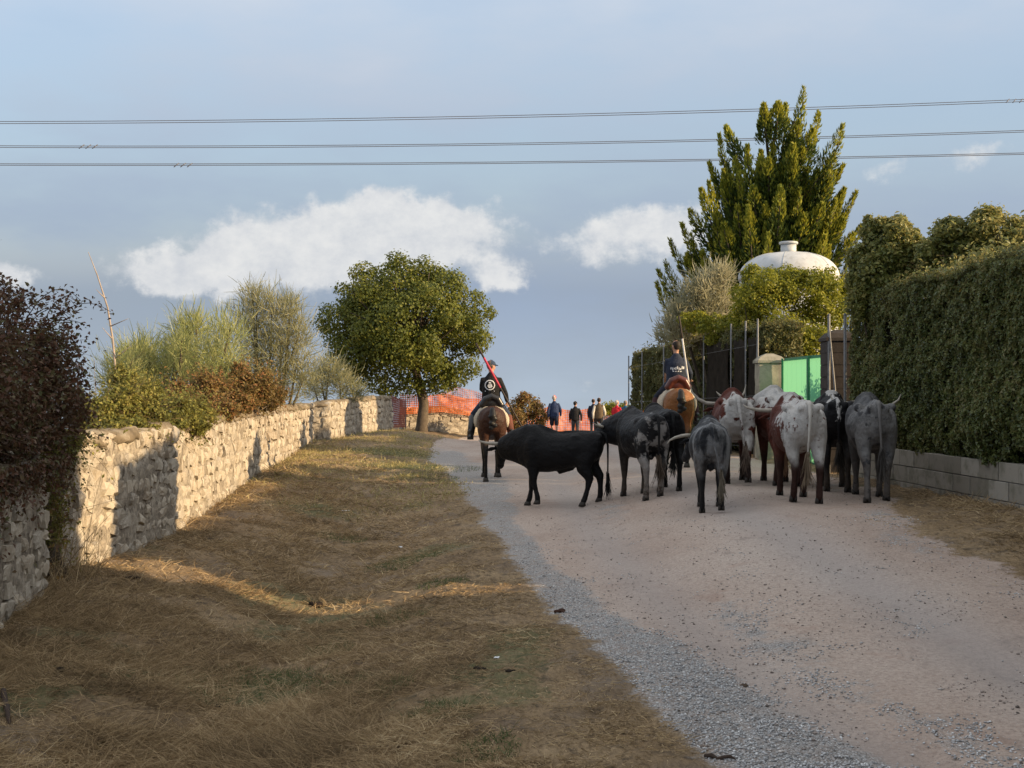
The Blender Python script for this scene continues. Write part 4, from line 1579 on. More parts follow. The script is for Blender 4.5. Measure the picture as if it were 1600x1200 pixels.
M_BROOM = leaf_mat('green_broom_shoots', [(.08, .10, .03), (.16, .19, .055), (.26, .28, .09), (.36, .36, .14), (.42, .38, .19)], .3, .6, big=.9)
M_BROOM2 = leaf_mat('dull_broom_shoots', [(.09, .10, .045), (.18, .185, .09), (.28, .27, .14), (.40, .36, .21)], .3, .6, big=.9)
rs = random.Random(21)
it = []
for i in range(52):
    px = rs.uniform(180, 385)
    top = np.interp(px, [190, 240, 300, 340, 385], [545, 505, 480, 472, 475])
    it.append((px, rs.uniform(top + 22, 610), 26 + rs.uniform(-1.0, 1.6), rs.uniform(14, 38)))
wands('broom_shrub', (-6.9, 26.6), pix_tufts(it), M_BROOM, 'wide feathery green broom bush behind the stone wall', 420, (.14, .42), .016, .42)
it = [(400, 470, 34, 30), (385, 500, 34, 34), (425, 480, 34, 34), (452, 492, 34, 32), (410, 530, 34, 38), (440, 530, 34, 38), (468, 520, 34, 28), (395, 565, 34, 36), (430, 575, 34, 36), (465, 560, 34, 32), (475, 590, 34, 26),
      (440, 610, 34, 30), (395, 455, 34.3, 22), (455, 470, 34.3, 20)]
wands('broom_shrub', (-6.45, 34.3), pix_tufts(it), M_BROOM2, 'tallest open branched broom bush left of the round tree', 420, (.14, .42), .018, .5)
it = [(500, 585, 44, 28), (530, 590, 44, 28), (515, 570, 44, 22), (545, 605, 44, 22), (490, 605, 44, 22), (560, 612, 44, 16)]
wands('broom_shrub', (-6.3, 44.2), pix_tufts(it), M_BROOM2, 'small far broom bush seen above the wall beside the round tree', 420, (.14, .4), .022, .5)
it = [(1110, 440, 35.5, 30), (1085, 455, 35.5, 26), (1128, 425, 35.5, 20), (1060, 480, 35.5, 22), (1100, 480, 35.5, 34), (1045, 505, 35.5, 18), (1070, 515, 35.5, 24), (1120, 470, 35.5, 22), (1035, 525, 36, 14)]
wands('silvery_shrub', (5.85, 35.7), pix_tufts(it), M_SILVER, 'silvery grey shrub with upright shoots above the ivy hedge', 700, (.12, .36), .032, .45)
bush('hedge_top_shrub', (6.6, 37.2), pix_lumps([(1150, 480, 36.5, 28, 36), (1085, 505, 34.8, 26, 22), (1120, 515, 34.3, 34, 26), (1165, 525, 35, 30, 34), (1060, 528, 36.5, 26, 16)], 13), 9000, .085, M_PRIVET,
     'green and russet shrub growing over the ivy hedge behind the right rider')

# brambles along the wall
bush('bramble_bush', (-5.75, 17.2), pix_lumps([(180, 635, 17, 38, 42), (225, 642, 17.5, 40, 34), (268, 650, 18.5, 40, 30), (155, 655, 16.6, 32, 40), (195, 592, 17.5, 24, 24), (240, 612, 18, 18, 18), (300, 650, 19.5, 36, 26), (175, 675, 16.0, 30, 22), (215, 672, 16.6, 34, 20), (260, 668, 17.6, 34, 20), (300, 664, 19, 30, 18), (140, 690, 15.2, 22, 30), (125, 730, 14.6, 16, 36)], 15), 26000, .05,
     M_OLIVE, 'yellow green bramble thicket spilling over the near end of the wall', cat='bramble', stems=16, twigs=520)
bush('bramble_bush', (-6.3, 24.4), pix_lumps([(345, 618, 24, 40, 30), (395, 612, 24.5, 36, 28), (425, 622, 26.5, 28, 24), (312, 615, 23.5, 28, 30), (340, 640, 22.5, 34, 18), (380, 630, 24, 34, 16), (275, 622, 22.5, 26, 26), (372, 585, 25, 16, 18), (415, 592, 26, 14, 16)], 17), 17000, .06,
     M_RUSSET, 'rusty red bramble behind the long sunlit wall', cat='bramble', stems=16, twigs=520)


def near_bramble():
    lumps = []
    for (x, y, z, r) in ((-4.95, 10.6, 1.9, .62), (-4.75, 11.4, 1.75, .6), (-4.9, 12.2, 1.9, .6), (-5.05, 12.6, 2.25, .62), (-4.95, 11.6, 2.35, .62), (-5.3, 11.0, 2.4, .62), (-4.76, 12.6, 1.75, .38), (-4.75, 11.8, 1.65, .38), (-4.7, 10.9, 1.7, .38), (-4.6, 9.8, 1.8, .45), (-4.62, 10.2, 2.2, .5),
                         (-4.95, 13.1, 2.2, .45), (-4.80, 13.2, 1.75, .36), (-4.62, 12.7, 2.05, .45), (-4.7, 13.0, 2.4, .36)):
        lumps.append((x, y, z, r, r, r * .85))
        for i in range(6):
            d = Vector((random.gauss(0, 1), random.gauss(0, 1), random.gauss(0, .8))).normalized() * r * .85
            q = random.uniform(.12, .26)
            lumps.append((x + d.x, y + d.y, z + d.z, q, q, q * .8))
    root = bush('bramble_bush', (-5.0, 11.6), lumps, 24000, .052, M_DARKBR, 'dark purplish bramble overhanging the near wall at the left edge', 'bramble', .62, .45, 20, twigs=420)
    b = rel(root.location)
    # leaves hanging down over the wall face
    m = 2400
    yy = RNG.uniform(9.6, 12.9, m)
    xf = np.interp(yy, [8.0, 12.2, 12.9], [-3.95, -4.46, -4.55]) + .05
    drop = RNG.exponential(.15, m) * (.35 + 1.1 * fbm(yy * 2.2, yy * 0, 63, 3))
    pp = np.stack([xf + np.abs(RNG.normal(0, .06, m)), yy, 1.38 - drop], -1)
    pp = pp[pp[:, 2] > .45]
    leaves('trailing_leaves', pp - b, np.tile([1.0, 0, .3], (len(pp), 1)), .05, M_DARKBR, root, .62, .7)
    # arching canes above it with a few leaves each
    rs = random.Random(5)
    Pn, Nn = [], []
    for i in range(48):
        s = Vector((rs.uniform(-5.4, -4.7), rs.uniform(10.6, 13.0), 2.5))
        a = rs.uniform(-.5, 2.2)
        out = Vector((math.cos(a), math.sin(a) * .5, 0)) * rs.uniform(.2, .75)
        up = rs.uniform(.3, 1.0)
        pts = []
        for t in [j / 7 for j in range(8)]:
            pts.append(s + out * t + Vector((0, 0, up * (t * 1.7 - t * t * 1.25))))
        MB().tube([p - root.location for p in pts], [.006 - .0005 * j for j in range(8)], 5).build('cane', plain('bramble_cane', (.06, .03, .02), .7), root)
        for p in pts[2:]:
            for q in range(7):
                Pn.append(rel(p) + RNG.normal(0, .035, 3)); Nn.append((0, 0, 1))
    leaves('cane_leaves', np.array(Pn) - b, np.array(Nn), .05, M_DARKBR, root, .6, .8)


near_bramble()

bush('wall_creeper', (-4.72, 13.1), [(-4.72, 13.25, .95, .10, .16, .5), (-4.70, 13.3, 1.35, .13, .22, .25), (-4.72, 13.15, .5, .10, .14, .35), (-4.66, 13.5, 1.45, .10, .25, .14), (-4.70, 13.7, 1.5, .12, .3, .12), (-4.78, 13.05, 1.2, .16, .12, .4)], 3400, .045,
     M_OLIVE, 'sunlit yellowish creeper on the broken near end of the wall', 'creeper', twigs=90)

# dead stick and dry stalks
b = Vector((-5.85, 18.4, Gs(-5.85, 18.4)))
root = tag(empty('dead_tree', b), 'bare pale dead stem rising above the brambles at the left', 'dead tree')
pts = [b + Vector((0, 0, -.1)), P(186, 640, 18.4), P(176, 530, 18.4), P(168, 480, 18.4), P(152, 430, 18.4), P(138, 394, 18.4)]
m = MB().tube([p - b for p in pts], [.022, .018, .016, .013, .009, .004], 8)
for px, py, qx, qy in ((172, 510, 200, 498), (164, 466, 150, 452), (176, 530, 160, 512), (180, 560, 205, 540)):
    m.tube([P(px, py, 18.4) - b, P(qx, qy, 18.3) - b], [.01, .003], 6)
m.build('trunk', plain('bleached_dead_wood', (.33, .27, .22), .9, .25), root)

b = Vector((-4.55, 13.1, Gs(-4.55, 13.1)))
root = tag(empty('dry_stalks', b), 'sunlit dry weed stalks in the gap between the two wall ends', 'dry weeds')
n = 380
o = RNG.normal(0, 1, (n, 3)) * np.array([.22, .35, 0])
bs = np.array([b.x - .15, b.y, 0]) + o
bs[:, 2] = G(bs[:, 0], bs[:, 1])
strips('stalks', bs - rel(b), np.stack([RNG.normal(.1, .5, n), RNG.normal(0, .4, n), np.full(n, 1.0)], -1), RNG.uniform(.12, .6, n) * RNG.choice([1, 1, 1.6], n), np.full(n, .009), M_STRAW, root, .4, 3, .2)
lv = 900
pp = np.array([-4.86, 13.05, .75]) + RNG.normal(0, 1, (lv, 3)) * np.array([.16, .25, .45])
leaves('dry_leaves', pp - rel(b), np.tile([1.0, 0, .3], (lv, 1)), .05, M_RUSSET, root, .6, .8)


# ------------------------------------------------------------------ orange safety netting
def net(name, line, label, col, cell=.085, w=.028, sag=.1, seed=1):
    """plastic netting hung along line [(x, y, zlow, zhigh)..]"""
    rs = np.random.default_rng(seed)
    pts = [Vector(p[:2]) for p in line]
    sl = [0]
    for i in range(len(pts) - 1): sl.append(sl[-1] + (pts[i + 1] - pts[i]).length)
    L = sl[-1]
    root = empty(name, (*pts[0], Gs(*pts[0])))
    tag(root, label, 'netting')
    xs = [p[0] for p in line]; ys = [p[1] for p in line]; z0 = [p[2] for p in line]; z1 = [p[3] for p in line]

    def at(s, v):
        s = np.clip(s, 0, L)
        x = np.interp(s, sl, xs); y = np.interp(s, sl, ys); a = np.interp(s, sl, z0); b = np.interp(s, sl, z1)
        top = b + .14 * (fbm(s * .8, s * 0, seed, 3) - .5) * 2 - sag * np.abs(np.sin(s * 1.4))
        z = a + (top - a) * v
        off = .18 * (fbm(s * 1.6, v * 2.0, seed + 4, 3) - .5) * 2
        return np.stack([x, y + off, z], -1)
    nv = max(int(np.mean([b - a for a, b in zip(z0, z1)]) / cell), 4)
    ns = int(L / cell)
    V, F = [], []
    S, T = np.meshgrid(np.arange(ns), np.arange(nv))
    S = S.ravel() * cell; T = T.ravel() / nv
    dw = w / (np.mean([b - a for a, b in zip(z0, z1)]))
    def quad(s0, s1, t0, t1):
        b = sum(len(v) for v in V)
        q = np.stack([at(s0, t0), at(s1, t0), at(s1, t1), at(s0, t1)], 1).reshape(-1, 3)
        V.append(q)
        F.append(np.arange(len(q)).reshape(-1, 4) + b)
    quad(S, S + cell, T, T + dw)
    quad(S, S + w, T + dw, T + 1 / nv)
    k = NT(name + col[0])
    c = k.ramp(k.noise(1.2, 3, .6), [(.3, col[1]), (.7, col[2])])
    b = k.n('ShaderNodeBsdfPrincipled'); k.set(b, 'Base Color', c); k.set(b, 'Roughness', .5)
    t = k.n('ShaderNodeBsdfTranslucent'); k.set(t, 'Color', c)
    mx = k.n('ShaderNodeMixShader'); mx.inputs[0].default_value = .45
    k.t.links.new(b.outputs[0], mx.inputs[1]); k.t.links.new(t.outputs[0], mx.inputs[2]); k.t.links.new(mx.outputs[0], k.out.inputs[0])
    np_mesh('mesh', np.concatenate(V) - rel(root.location), np.concatenate(F), k.m, root)
    s = .3
    for j, s in enumerate(np.linspace(.1, L - .1, max(int(L / 1.8), 2))):
        p0 = at(np.array([s]), np.array([0.0]))[0]; p1 = at(np.array([s]), np.array([1.02]))[0]
        MB().tube([Vector(p0) - root.location + Vector((0, .03, -.4)), Vector(p1) - root.location + Vector((0, .03, 0))], .02, 6).build('stake', M_STEEL, root)


ORANGE = ('_orange', (.60, .12, .022), (.72, .20, .05))
PINK = ('_pink', (.50, .22, .20), (.60, .32, .29))
net('safety_netting', [(-5.1, 58.2, 1.0, 2.0), (-3.2, 58.9, 1.1, 1.95), (-1.2, 59.9, .8, 1.75)], 'orange plastic netting slung over the tumbled stone wall', ORANGE, w=.038, seed=3)
net('safety_netting', [(-3.5, 60.6, 1.0, 1.9), (-2.6, 60.9, 1.2, 2.45), (-1.7, 61.1, 1.0, 2.1), (-.6, 61.3, .6, 1.3)], 'faded pink netting humped behind the orange netting', PINK, w=.032, seed=5)
net('safety_netting', [(-.4, 62.0, .1, 1.2), (1.6, 62.3, .1, 1.25), (3.6, 62.8, .1, 1.2), (6.6, 63.2, .1, 1.2)], 'orange netting strung across the lane behind the walking people', ORANGE, w=.042, seed=7)
net('safety_netting', [(-4.75, 50.4, .6, 1.85), (-4.25, 51.6, .6, 1.8)], 'dull red netting closing the gap at the end of the wall', ('_red', (.17, .04, .03), (.22, .06, .04)), w=.06, seed=9)


# ================================================================== ANIMALS
def coat(name, base, other=None, scale=2.2, thr=.5, soft=.03, seed=(0, 0, 0), ax=0, ay=0, az=0, c0=0, legs=None, legz=(.45, .65), third=None, tthr=.62, tscale=5, sz=(1, 1, 1), rough=.6, back=None, sheen=.15):
    """short hair in two or three colours; patches come from noise shifted by the place on the body (x forward, |y| side, z up)"""
    k = NT(name)
    pos = k.coord('Object')
    sp = k.n('ShaderNodeSeparateXYZ'); k.set(sp, 0, pos)
    hair = k.noise(70, 3, .7, stretch=(.35, 1, .3))
    mott = k.noise(3.0, 5, .65, off=(seed[0] + 3, seed[1], seed[2]))
    c = k.mix(.5, base, tuple(x * .55 for x in base))
    c = k.ramp(k.math('ADD', k.math('MULTIPLY', hair, .5), k.math('MULTIPLY', mott, .5)), [(.3, tuple(x * .62 for x in base)), (.7, tuple(min(1, x * 1.3) for x in base))])
    if other:
        f = k.math('ADD', k.noise(scale, 6, .62, off=seed, stretch=sz, dist=.5), k.math('MULTIPLY', k.math('SUBTRACT', k.noise(16, 4, .7, off=seed, stretch=(1, 1, .5)), .5), .16))
        v = k.math('ADD', f, c0)
        for w, q in ((ax, sp.outputs[0]), (ay, k.math('ABSOLUTE', sp.outputs[1])), (az, sp.outputs[2])):
            if w: v = k.math('ADD', v, k.math('MULTIPLY', q, w))
        oc = k.ramp(k.math('ADD', k.math('MULTIPLY', hair, .5), k.math('MULTIPLY', mott, .5)), [(.3, tuple(x * .72 for x in other)), (.7, tuple(min(1, x * 1.15) for x in other))])
        c = k.mix(k.step(v, thr - soft, thr + soft), c, oc)
        dust = k.noise(2.6, 5, .7, off=(seed[1], seed[2], 3))
        c = k.mix(k.math('MULTIPLY', k.step(k.math('SUBTRACT', k.math('ADD', dust, .35), k.math('MULTIPLY', sp.outputs[2], .55)), .42, .75), .45), c, (.11, .085, .065))
    if third:
        f = k.noise(tscale, 4, .6, off=(seed[2] + 5, seed[0], seed[1]))
        c = k.mix(k.step(f, tthr - .03, tthr + .03), c, third)
    if legs:
        e = k.math('ADD', sp.outputs[2], k.math('MULTIPLY', k.math('SUBTRACT', mott, .5), .25))
        c = k.mix(k.step(e, legz[0], legz[1]), legs, c)
    lump = k.noise(7, 4, .6, off=seed)
    m = k.finish(c, rough + .08, k.bump(hair, .4, .008, k.bump(lump, .8, .06)), .18)
    k.b.inputs['Sheen Weight'].default_value = 0.0
    return m


M_HORN = plain('pale_grey_horn', (.30, .27, .22), .45, .3, 14, .4, .1)
M_HOOF = plain('dark_hoof', (.030, .026, .022), .6, .3, 20, .3)
M_EYE = plain('dark_wet_eye', (.006, .005, .004), .12, .1, 5, .6, 0)


def ring_yz(x, zc, hw, up, dn, peak=0.0, n=22, y0=0.0):
    out = []
    for j in range(n):
        a = 2 * PI * j / n
        s, c = math.sin(a), math.cos(a)
        y = hw * math.copysign(abs(c) ** .88, c) * (1 - peak * max(0, s) ** 1.3)
        z = zc + (up if s > 0 else dn) * math.copysign(abs(s) ** .92, s)
        out.append(Vector((x, y0 + y, z)))
    return out


def dirv(yaw, pitch):
    return Vector((math.cos(pitch) * math.cos(yaw), math.cos(pitch) * math.sin(yaw), math.sin(pitch)))


def place(px, py, heading, hind, S):
    """origin of an animal whose hind feet stand at that pixel"""
    h = hit(px, py)
    d = Vector((math.cos(heading), math.sin(heading), 0))
    o = h + d * (hind * S)
    o.z = Gs(o.x, o.y)
    return o


def leg_points(base, side, dx, lift, S, dz):
    """leg path [(x, y, z, r_lateral, r_fore)] with a step of dx; dz = ground under the foot relative to the animal's origin"""
    pts, rad = [], []
    ztop = base[0][2]
    for (x, y, z, ra, rb) in base:
        w = max(0.0, min(1.0, (ztop - z) / ztop)) ** 1.1
        X = x + dx * w
        Z = z + dz / S * w
        if lift:
            q = max(0.0, (base[3][2] - z) / base[3][2])
            X -= lift * 1.2 * q; Z += lift * (w ** 2) * .9
        pts.append(Vector((X, y * side, Z)) * S)
        rad.append((ra * S, rb * S))
    return pts, rad


CATTLE_FORE = [(.44, .15, 1.02, .12, .20), (.43, .18, .80, .10, .15), (.44, .17, .62, .078, .10), (.45, .155, .43, .060, .066), (.445, .15, .28, .041, .046), (.45, .15, .13, .050, .054), (.47, .15, .06, .047, .055)]
CATTLE_HIND = [(-.56, .13, 1.06, .15, .25), (-.55, .165, .86, .125, .20), (-.58, .165, .67, .092, .135), (-.70, .15, .50, .056, .085), (-.685, .145, .31, .041, .050), (-.66, .145, .13, .050, .056), (-.635, .145, .06, .047, .057)]


def cattle(name, label, loc, heading, S, mat, steps=(0, 0, 0, 0), lifts=(0, 0, 0, 0), neck=(0.0, -.05), head=(0.0, -.9), horn=1.0, horn_up=.3, bony=0.0, fat=1.0,
           tail_sway=0.0, tail_mat=None, tuft=(.04, .03, .02), group=None, hornmat=None, hump=0.0, tail_len=1.0, sack=True):
    root = empty(name, loc, heading)
    tag(root, label, 'ox' if 'ox' in name else 'bull', group)
    b = MB()
    up = bony
    T = [(-.85, 1.17, .085, .14, .14), (-.79, 1.15, .185, .21, .26), (-.64, 1.11, .265, .265, .34), (-.42, 1.075, .285, .285, .35), (-.12, 1.03, .32, .30, .375), (.16, 1.02, .335, .335, .41),
         (.40, 1.05, .30, .39 + hump, .44), (.57, 1.08, .25, .37 + hump * .7, .42), (.71, 1.12, .195, .31, .35)]
    rings = []
    for x, zc, hw, u, d in T:
        f = fat if -.5 < x < .4 else 1.0
        hw = hw * (1 - (.17 if -.5 < x < -.3 else .12) * bony) if x < -.3 else hw
        rings.append([p * S for p in ring_yz(x, zc, hw * f, u, d * (1 + (f - 1) * .6), peak=.16 + .34 * bony)])
    b.ring_loft(rings)
    # bones that show under the hide
    for sd in (-1, 1):
        b.ball(Vector((-.38, sd * (.175 + .045 * bony), 1.245 + .03 * bony)) * S, (.13 * S, .075 * S, .065 * S))
        b.ball(Vector((-.80, sd * .105, 1.27)) * S, (.06 * S, .05 * S, .06 * S))
        b.ball(Vector((.42, sd * .225, 1.05)) * S, (.16 * S, .10 * S, .26 * S))
        b.ball(Vector((-.56, sd * .20, 1.02)) * S, (.19 * S, .085 * S, .24 * S))
    b.tube([Vector((-.80, 0, 1.345)) * S, Vector((-.4, 0, 1.36)) * S, Vector((.0, 0, 1.335)) * S, Vector((.35, 0, 1.42 + hump)) * S], .035 * S, 8)
    if sack:
        b.ball(Vector((-.50, 0, .70)) * S, (.06 * S, .055 * S, .09 * S))
        b.tube([Vector((-.28, 0, .70)) * S, Vector((-.02, 0, .60)) * S], [.05 * S, .03 * S], 8)
    # brisket and neck
    N0 = Vector((.52, 0, 1.12)) * S
    d1 = dirv(neck[0] * .6, neck[1]); N1 = N0 + d1 * .34 * S
    d2 = dirv(neck[0], neck[1] * 1.2); N2 = N1 + d2 * .27 * S
    b.tube([N0, N1, N2], [(.24 * S, .39 * S), (.18 * S, .30 * S), (.135 * S, .205 * S)], 14, lat=(0, 1, 0))
    b.tube([Vector((.62, 0, .80)) * S, N1 + Vector((0, 0, -.22)) * S, N2 + Vector((0, 0, -.12)) * S], [(.07 * S, .10 * S), (.04 * S, .07 * S), (.03 * S, .05 * S)], 8, lat=(0, 1, 0))
    # head
    hy, hp = head
    hd = dirv(hy, hp); lat = dirv(hy + PI / 2, 0); hu = hd.cross(lat)
    if hu.z < 0: hu = -hu
    poll = N2 + hd * -.02 * S + hu * .05 * S
    H = [(-.05, .085, .085), (.03, .115, .125), (.15, .12, .14), (.27, .095, .115), (.38, .075, .088), (.46, .078, .075), (.51, .06, .055)]
    pts = [poll + hd * (t * S) - hu * ((.02 + t * .05) * S) for t, _, _ in H]
    b.tube(pts, [(a * S, c * S) for _, a, c in H], 14, lat=lat)
    # legs
    ang = heading
    ca, sa = math.cos(ang), math.sin(ang)
    feet = []
    for i, (base, sd) in enumerate(((CATTLE_FORE, 1), (CATTLE_FORE, -1), (CATTLE_HIND, 1), (CATTLE_HIND, -1))):
        fx, fy = (base[-1][0] + steps[i]) * S, base[-1][1] * sd * S
        wx, wy = loc[0] + fx * ca - fy * sa, loc[1] + fx * sa + fy * ca
        dz = float(Gf(wx, wy)) - loc[2]
        p, r = leg_points(base, sd, steps[i], lifts[i], S, dz)
        b.tube(p, r, 12, lat=(0, 1, 0))
        feet.append((p[-1], p[-2], lifts[i]))
    b.melt('body', mat, root, .021, 5, .5)
    for (f, g, lf) in feet:
        z0 = f.z - .062 * S
        dr = Vector((f.x - g.x, f.y - g.y, 0)) * .3
        for sd in (-1, 1):       # cloven
            h = MB()
            q = lambda z, a, c, fw: [Vector((f.x + fw + a * math.cos(t), f.y + sd * .026 * S + c * math.sin(t), z)) for t in [2 * PI * j / 10 for j in range(10)]]
            h.ring_loft([q(z0, .062 * S, .027 * S, .016 * S), q(z0 + .03 * S, .058 * S, .027 * S, .010 * S), q(z0 + .075 * S, .045 * S, .024 * S, 0)])
            h.build('hoof', M_HOOF, root)
    for sd in (-1, 1):
        P0 = poll + hd * .01 * S
        pts = []
        for (l, u, fw, r) in ((.06, .045, 0, .036), (.16, .05, .005, .035), (.27 * horn + .0, .05 + .03 * horn_up, .02, .031), (.39 * horn, .05 + .18 * horn_up, .06, .025), (.48 * horn, .05 + .42 * horn_up, .10, .016), (.52 * horn, .05 + .72 * horn_up, .12, .004)):
            pts.append((P0 + lat * (sd * l * S) + Vector((0, 0, u * S)) + dirv(hy, 0) * (fw * S), r * S * (1.15 if horn > 1.2 else .95)))
        MB().tube([p for p, _ in pts], [r for _, r in pts], 10).build('horn', hornmat or M_HORN, root)
        e0 = poll + lat * (sd * .11 * S) + hd * .05 * S
        MB().tube([e0, e0 + lat * (sd * .10 * S) + Vector((0, 0, -.02 * S)), e0 + lat * (sd * .19 * S) + Vector((0, 0, -.05 * S))], [(.025 * S, .02 * S), (.055 * S, .018 * S), (.012 * S, .006 * S)], 10, lat=hd).build('ear', mat, root)
        MB().ball(poll + hd * (.17 * S) + lat * (sd * .108 * S) + hu * (.035 * S), .022 * S, 8, 5).build('eye', M_EYE, root)
    # tail with its brush
    tl = tail_len
    tp = [Vector((-.80, 0, 1.345)), Vector((-.885, 0, 1.31)), Vector((-.93, tail_sway * .15, 1.12)), Vector((-.925, tail_sway * .5, .86)), Vector((-.915, tail_sway * .85, .86 - .28 * tl))]
    tp = [p * S for p in tp]
    tail = MB().tube(tp, [.038 * S, .031 * S, .021 * S, .015 * S, .013 * S], 10).build('tail', tail_mat or mat, root)
    n = 170
    e = rel(tp[-1])
    bs = e + RNG.normal(0, .012, (n, 3)) * S + np.array([0, 0, 1.0]) * RNG.uniform(-.02, .16, n)[:, None] * S
    dd = np.stack([RNG.normal(-.02, .11, n), RNG.normal(tail_sway * .3, .11, n), np.full(n, -1.0)], -1)
    strips('tuft', bs, dd, RNG.uniform(.16, .38, n) * S, np.full(n, .016 * S), plain('tail_hair_%d' % int(tuft[0] * 1000), tuft, .7), tail, .10, 3)
    return root


BLACK = coat('black_bull_hide', (.0050, .0050, .0058), rough=.55, sheen=.08)
HERD = 'cattle walking up the lane'
o1 = place(924, 785.5, R(164), .63, .93)
cattle('black_bull', 'solid black bull in profile crossing the lane, head low to the left', o1, R(164), .93, BLACK, steps=(-.06, .14, .14, -.12), lifts=(.07, .0, 0, 0), neck=(-.35, -.14), head=(-1.15, -.85), horn=.84, horn_up=.10, hump=.05,
       tail_sway=-.10, tuft=(.008, .008, .008), group=HERD, tail_len=1.4)
PATCH = coat('black_hide_white_flanks', (.0062, .0062, .0075), (.22, .21, .20), 4.2, .62, .05, (2.2, 5.1, .7), ax=-.30, ay=0, az=-.10, c0=-.02, rough=.5, sheen=.08)
o2 = place(1021, 778, R(101), .63, 1.0)
cattle('black_bull', 'black bull with whitish streaks beside its tail, head turned left', o2, R(101), 1.0, PATCH, steps=(.12, -.08, -.06, .10), neck=(.85, -.12), head=(1.25, -1.1), horn=.8, horn_up=.1, tail_mat=BLACK, tuft=(.07, .05, .035), group=HERD)
o2b = place(1046, 766, R(96), .63, .98)
cattle('black_bull', 'plain black bull mostly hidden behind the streaked bull', o2b, R(96), .98, BLACK, steps=(.1, -.1, .1, -.1), neck=(-.1, -.1), head=(0, -.9), horn=.8, tuft=(.008, .008, .008), group=HERD)
ROAN = coat('blue_roan_hide', (.014, .016, .020), (.17, .175, .18), 4.5, .56, .10, (7.2, 1.1, 3.7), ax=-.10, az=.02, sz=(1, 1, .35), legs=(.012, .012, .013), legz=(.40, .60), rough=.55, sheen=.1)
o3 = place(1112, 800, R(83), .63, .86)
cattle('grey_bull', 'smallest animal, dark blue grey young bull nearest the camera, seen from behind', o3, R(83), .86, ROAN, steps=(.1, -.1, .16, -.10), lifts=(0, 0, 0, .05), neck=(.45, -.12), head=(.6, -.8), horn=.95, horn_up=-.2, fat=1.05, tail_sway=-.16, tail_len=1.25, tuft=(.13, .11, .08), group=HERD)

RED = (.088, .024, .015)
WHT = (.42, .405, .38)
M_OX4 = coat('red_and_white_hide', RED, WHT, 3.0, .50, .03, (1.4, 8.8, 2.0), ax=-.34, ay=-1.1, az=.10, c0=-.05, legs=(.022, .014, .012), legz=(.34, .62), third=(.060, .018, .012), tthr=.615, tscale=4.0)
o4 = place(1152, 757, R(84), .63, 1.08)
cattle('pied_ox', 'red brown and white ox walking behind the chestnut horse', o4, R(84), 1.08, M_OX4, steps=(.1, -.1, .16, -.20), lifts=(0, 0, 0, .07), neck=(.30, .02), head=(.35, -.75), horn=.98, horn_up=.45, bony=1.0, tail_sway=-.12, tail_len=1.25, tuft=(.11, .08, .06), group=HERD, sack=False)
M_OXB = coat('speckled_red_and_white_hide', (.082, .023, .015), WHT, 4.2, .50, .03, (4.4, 2.2, 6.1), ax=0, ay=-1.3, az=.75, c0=-.60, legs=(.04, .02, .016), legz=(.40, .62))
o5 = place(1230, 760, R(88), .63, 1.11)
cattle('pied_ox', 'speckled red and white ox, its back just showing ahead of the pale rumped ox', o5, R(88), 1.11, M_OXB, steps=(.1, -.1, .10, -.1), neck=(.35, .05), head=(.3, -.75), horn=1.25, horn_up=.2, bony=1.0, tail_sway=.1, tuft=(.16, .09, .05), group=HERD, sack=False, tail_len=1.3)
M_OXA = coat('white_rumped_red_hide', (.078, .022, .014), (.45, .435, .41), 4.2, .50, .03, (9.4, 3.2, 5.5), ax=-.40, ay=-.55, az=.25, c0=-.13, legs=(.04, .02, .016), legz=(.44, .64), third=(.085, .028, .018), tthr=.60, tscale=5.5)
o6 = place(1260, 785, R(88), .63, 1.03)
cattle('pied_ox', 'white rumped ox with red brown blotches and wide pale horns, seen from behind', o6, R(88), 1.03, M_OXA, steps=(.1, -.1, .18, -.14), neck=(.12, .0), head=(.1, -.7), horn=.98, horn_up=.12, bony=1.0, tail_sway=.05, tail_len=1.2, tail_mat=plain('white_tail', (.42, .40, .36), .7), tuft=(.20, .15, .10), group=HERD, sack=False)
M_OX6 = coat('black_and_white_hide', (.009, .009, .010), (.40, .39, .37), 2.6, .52, .02, (3.3, 7.7, 1.2), ay=-1.2, az=.35, c0=-.42)
o7 = place(1308, 768, R(80), .63, 1.05)
cattle('pied_ox', 'black ox with white markings between the pale rumped ox and the grey ox', o7, R(80), 1.05, M_OX6, steps=(.1, -.1, .06, -.1), neck=(.3, .08), head=(.35, -.7), horn=1.35, horn_up=.1, bony=.8, tuft=(.03, .025, .02), group=HERD, sack=False)
M_OX7 = coat('plain_grey_hide', (.075, .075, .076), (.175, .172, .168), 2.6, .50, .14, (6.1, 4.4, 9.0), ax=-.12, az=-.06, c0=.02, rough=.65, third=(.045, .045, .047), tthr=.58, tscale=4.0)
o8 = place(1370, 783, R(81), .63, 1.03)
cattle('grey_ox', 'plain ash grey ox at the right beside the hedge, seen from behind', o8, R(81), 1.03, M_OX7, steps=(.16, -.16, -.16, .16), neck=(-.1, .05), head=(-.1, -.8), horn=1.0, horn_up=.3, bony=1.0, tail_sway=-.04, tail_mat=plain('grey_tail', (.12, .115, .11), .7), tuft=(.05, .045, .04), group=HERD, sack=False)


# ------------------------------------------------------------------ horses
HORSE_FORE = [(.42, .13, 1.18, .11, .20), (.41, .155, .98, .09, .15), (.42, .15, .76, .065, .085), (.43, .14, .50, .05, .056), (.425, .135, .32, .034, .038), (.43, .135, .14, .040, .045), (.45, .135, .065, .038, .045)]
HORSE_HIND = [(-.58, .13, 1.24, .17, .27), (-.56, .16, 1.02, .145, .23), (-.60, .155, .80, .09, .135), (-.72, .135, .57, .048, .075), (-.705, .13, .35, .035, .044), (-.68, .13, .14, .042, .048), (-.655, .13, .065, .040, .048)]


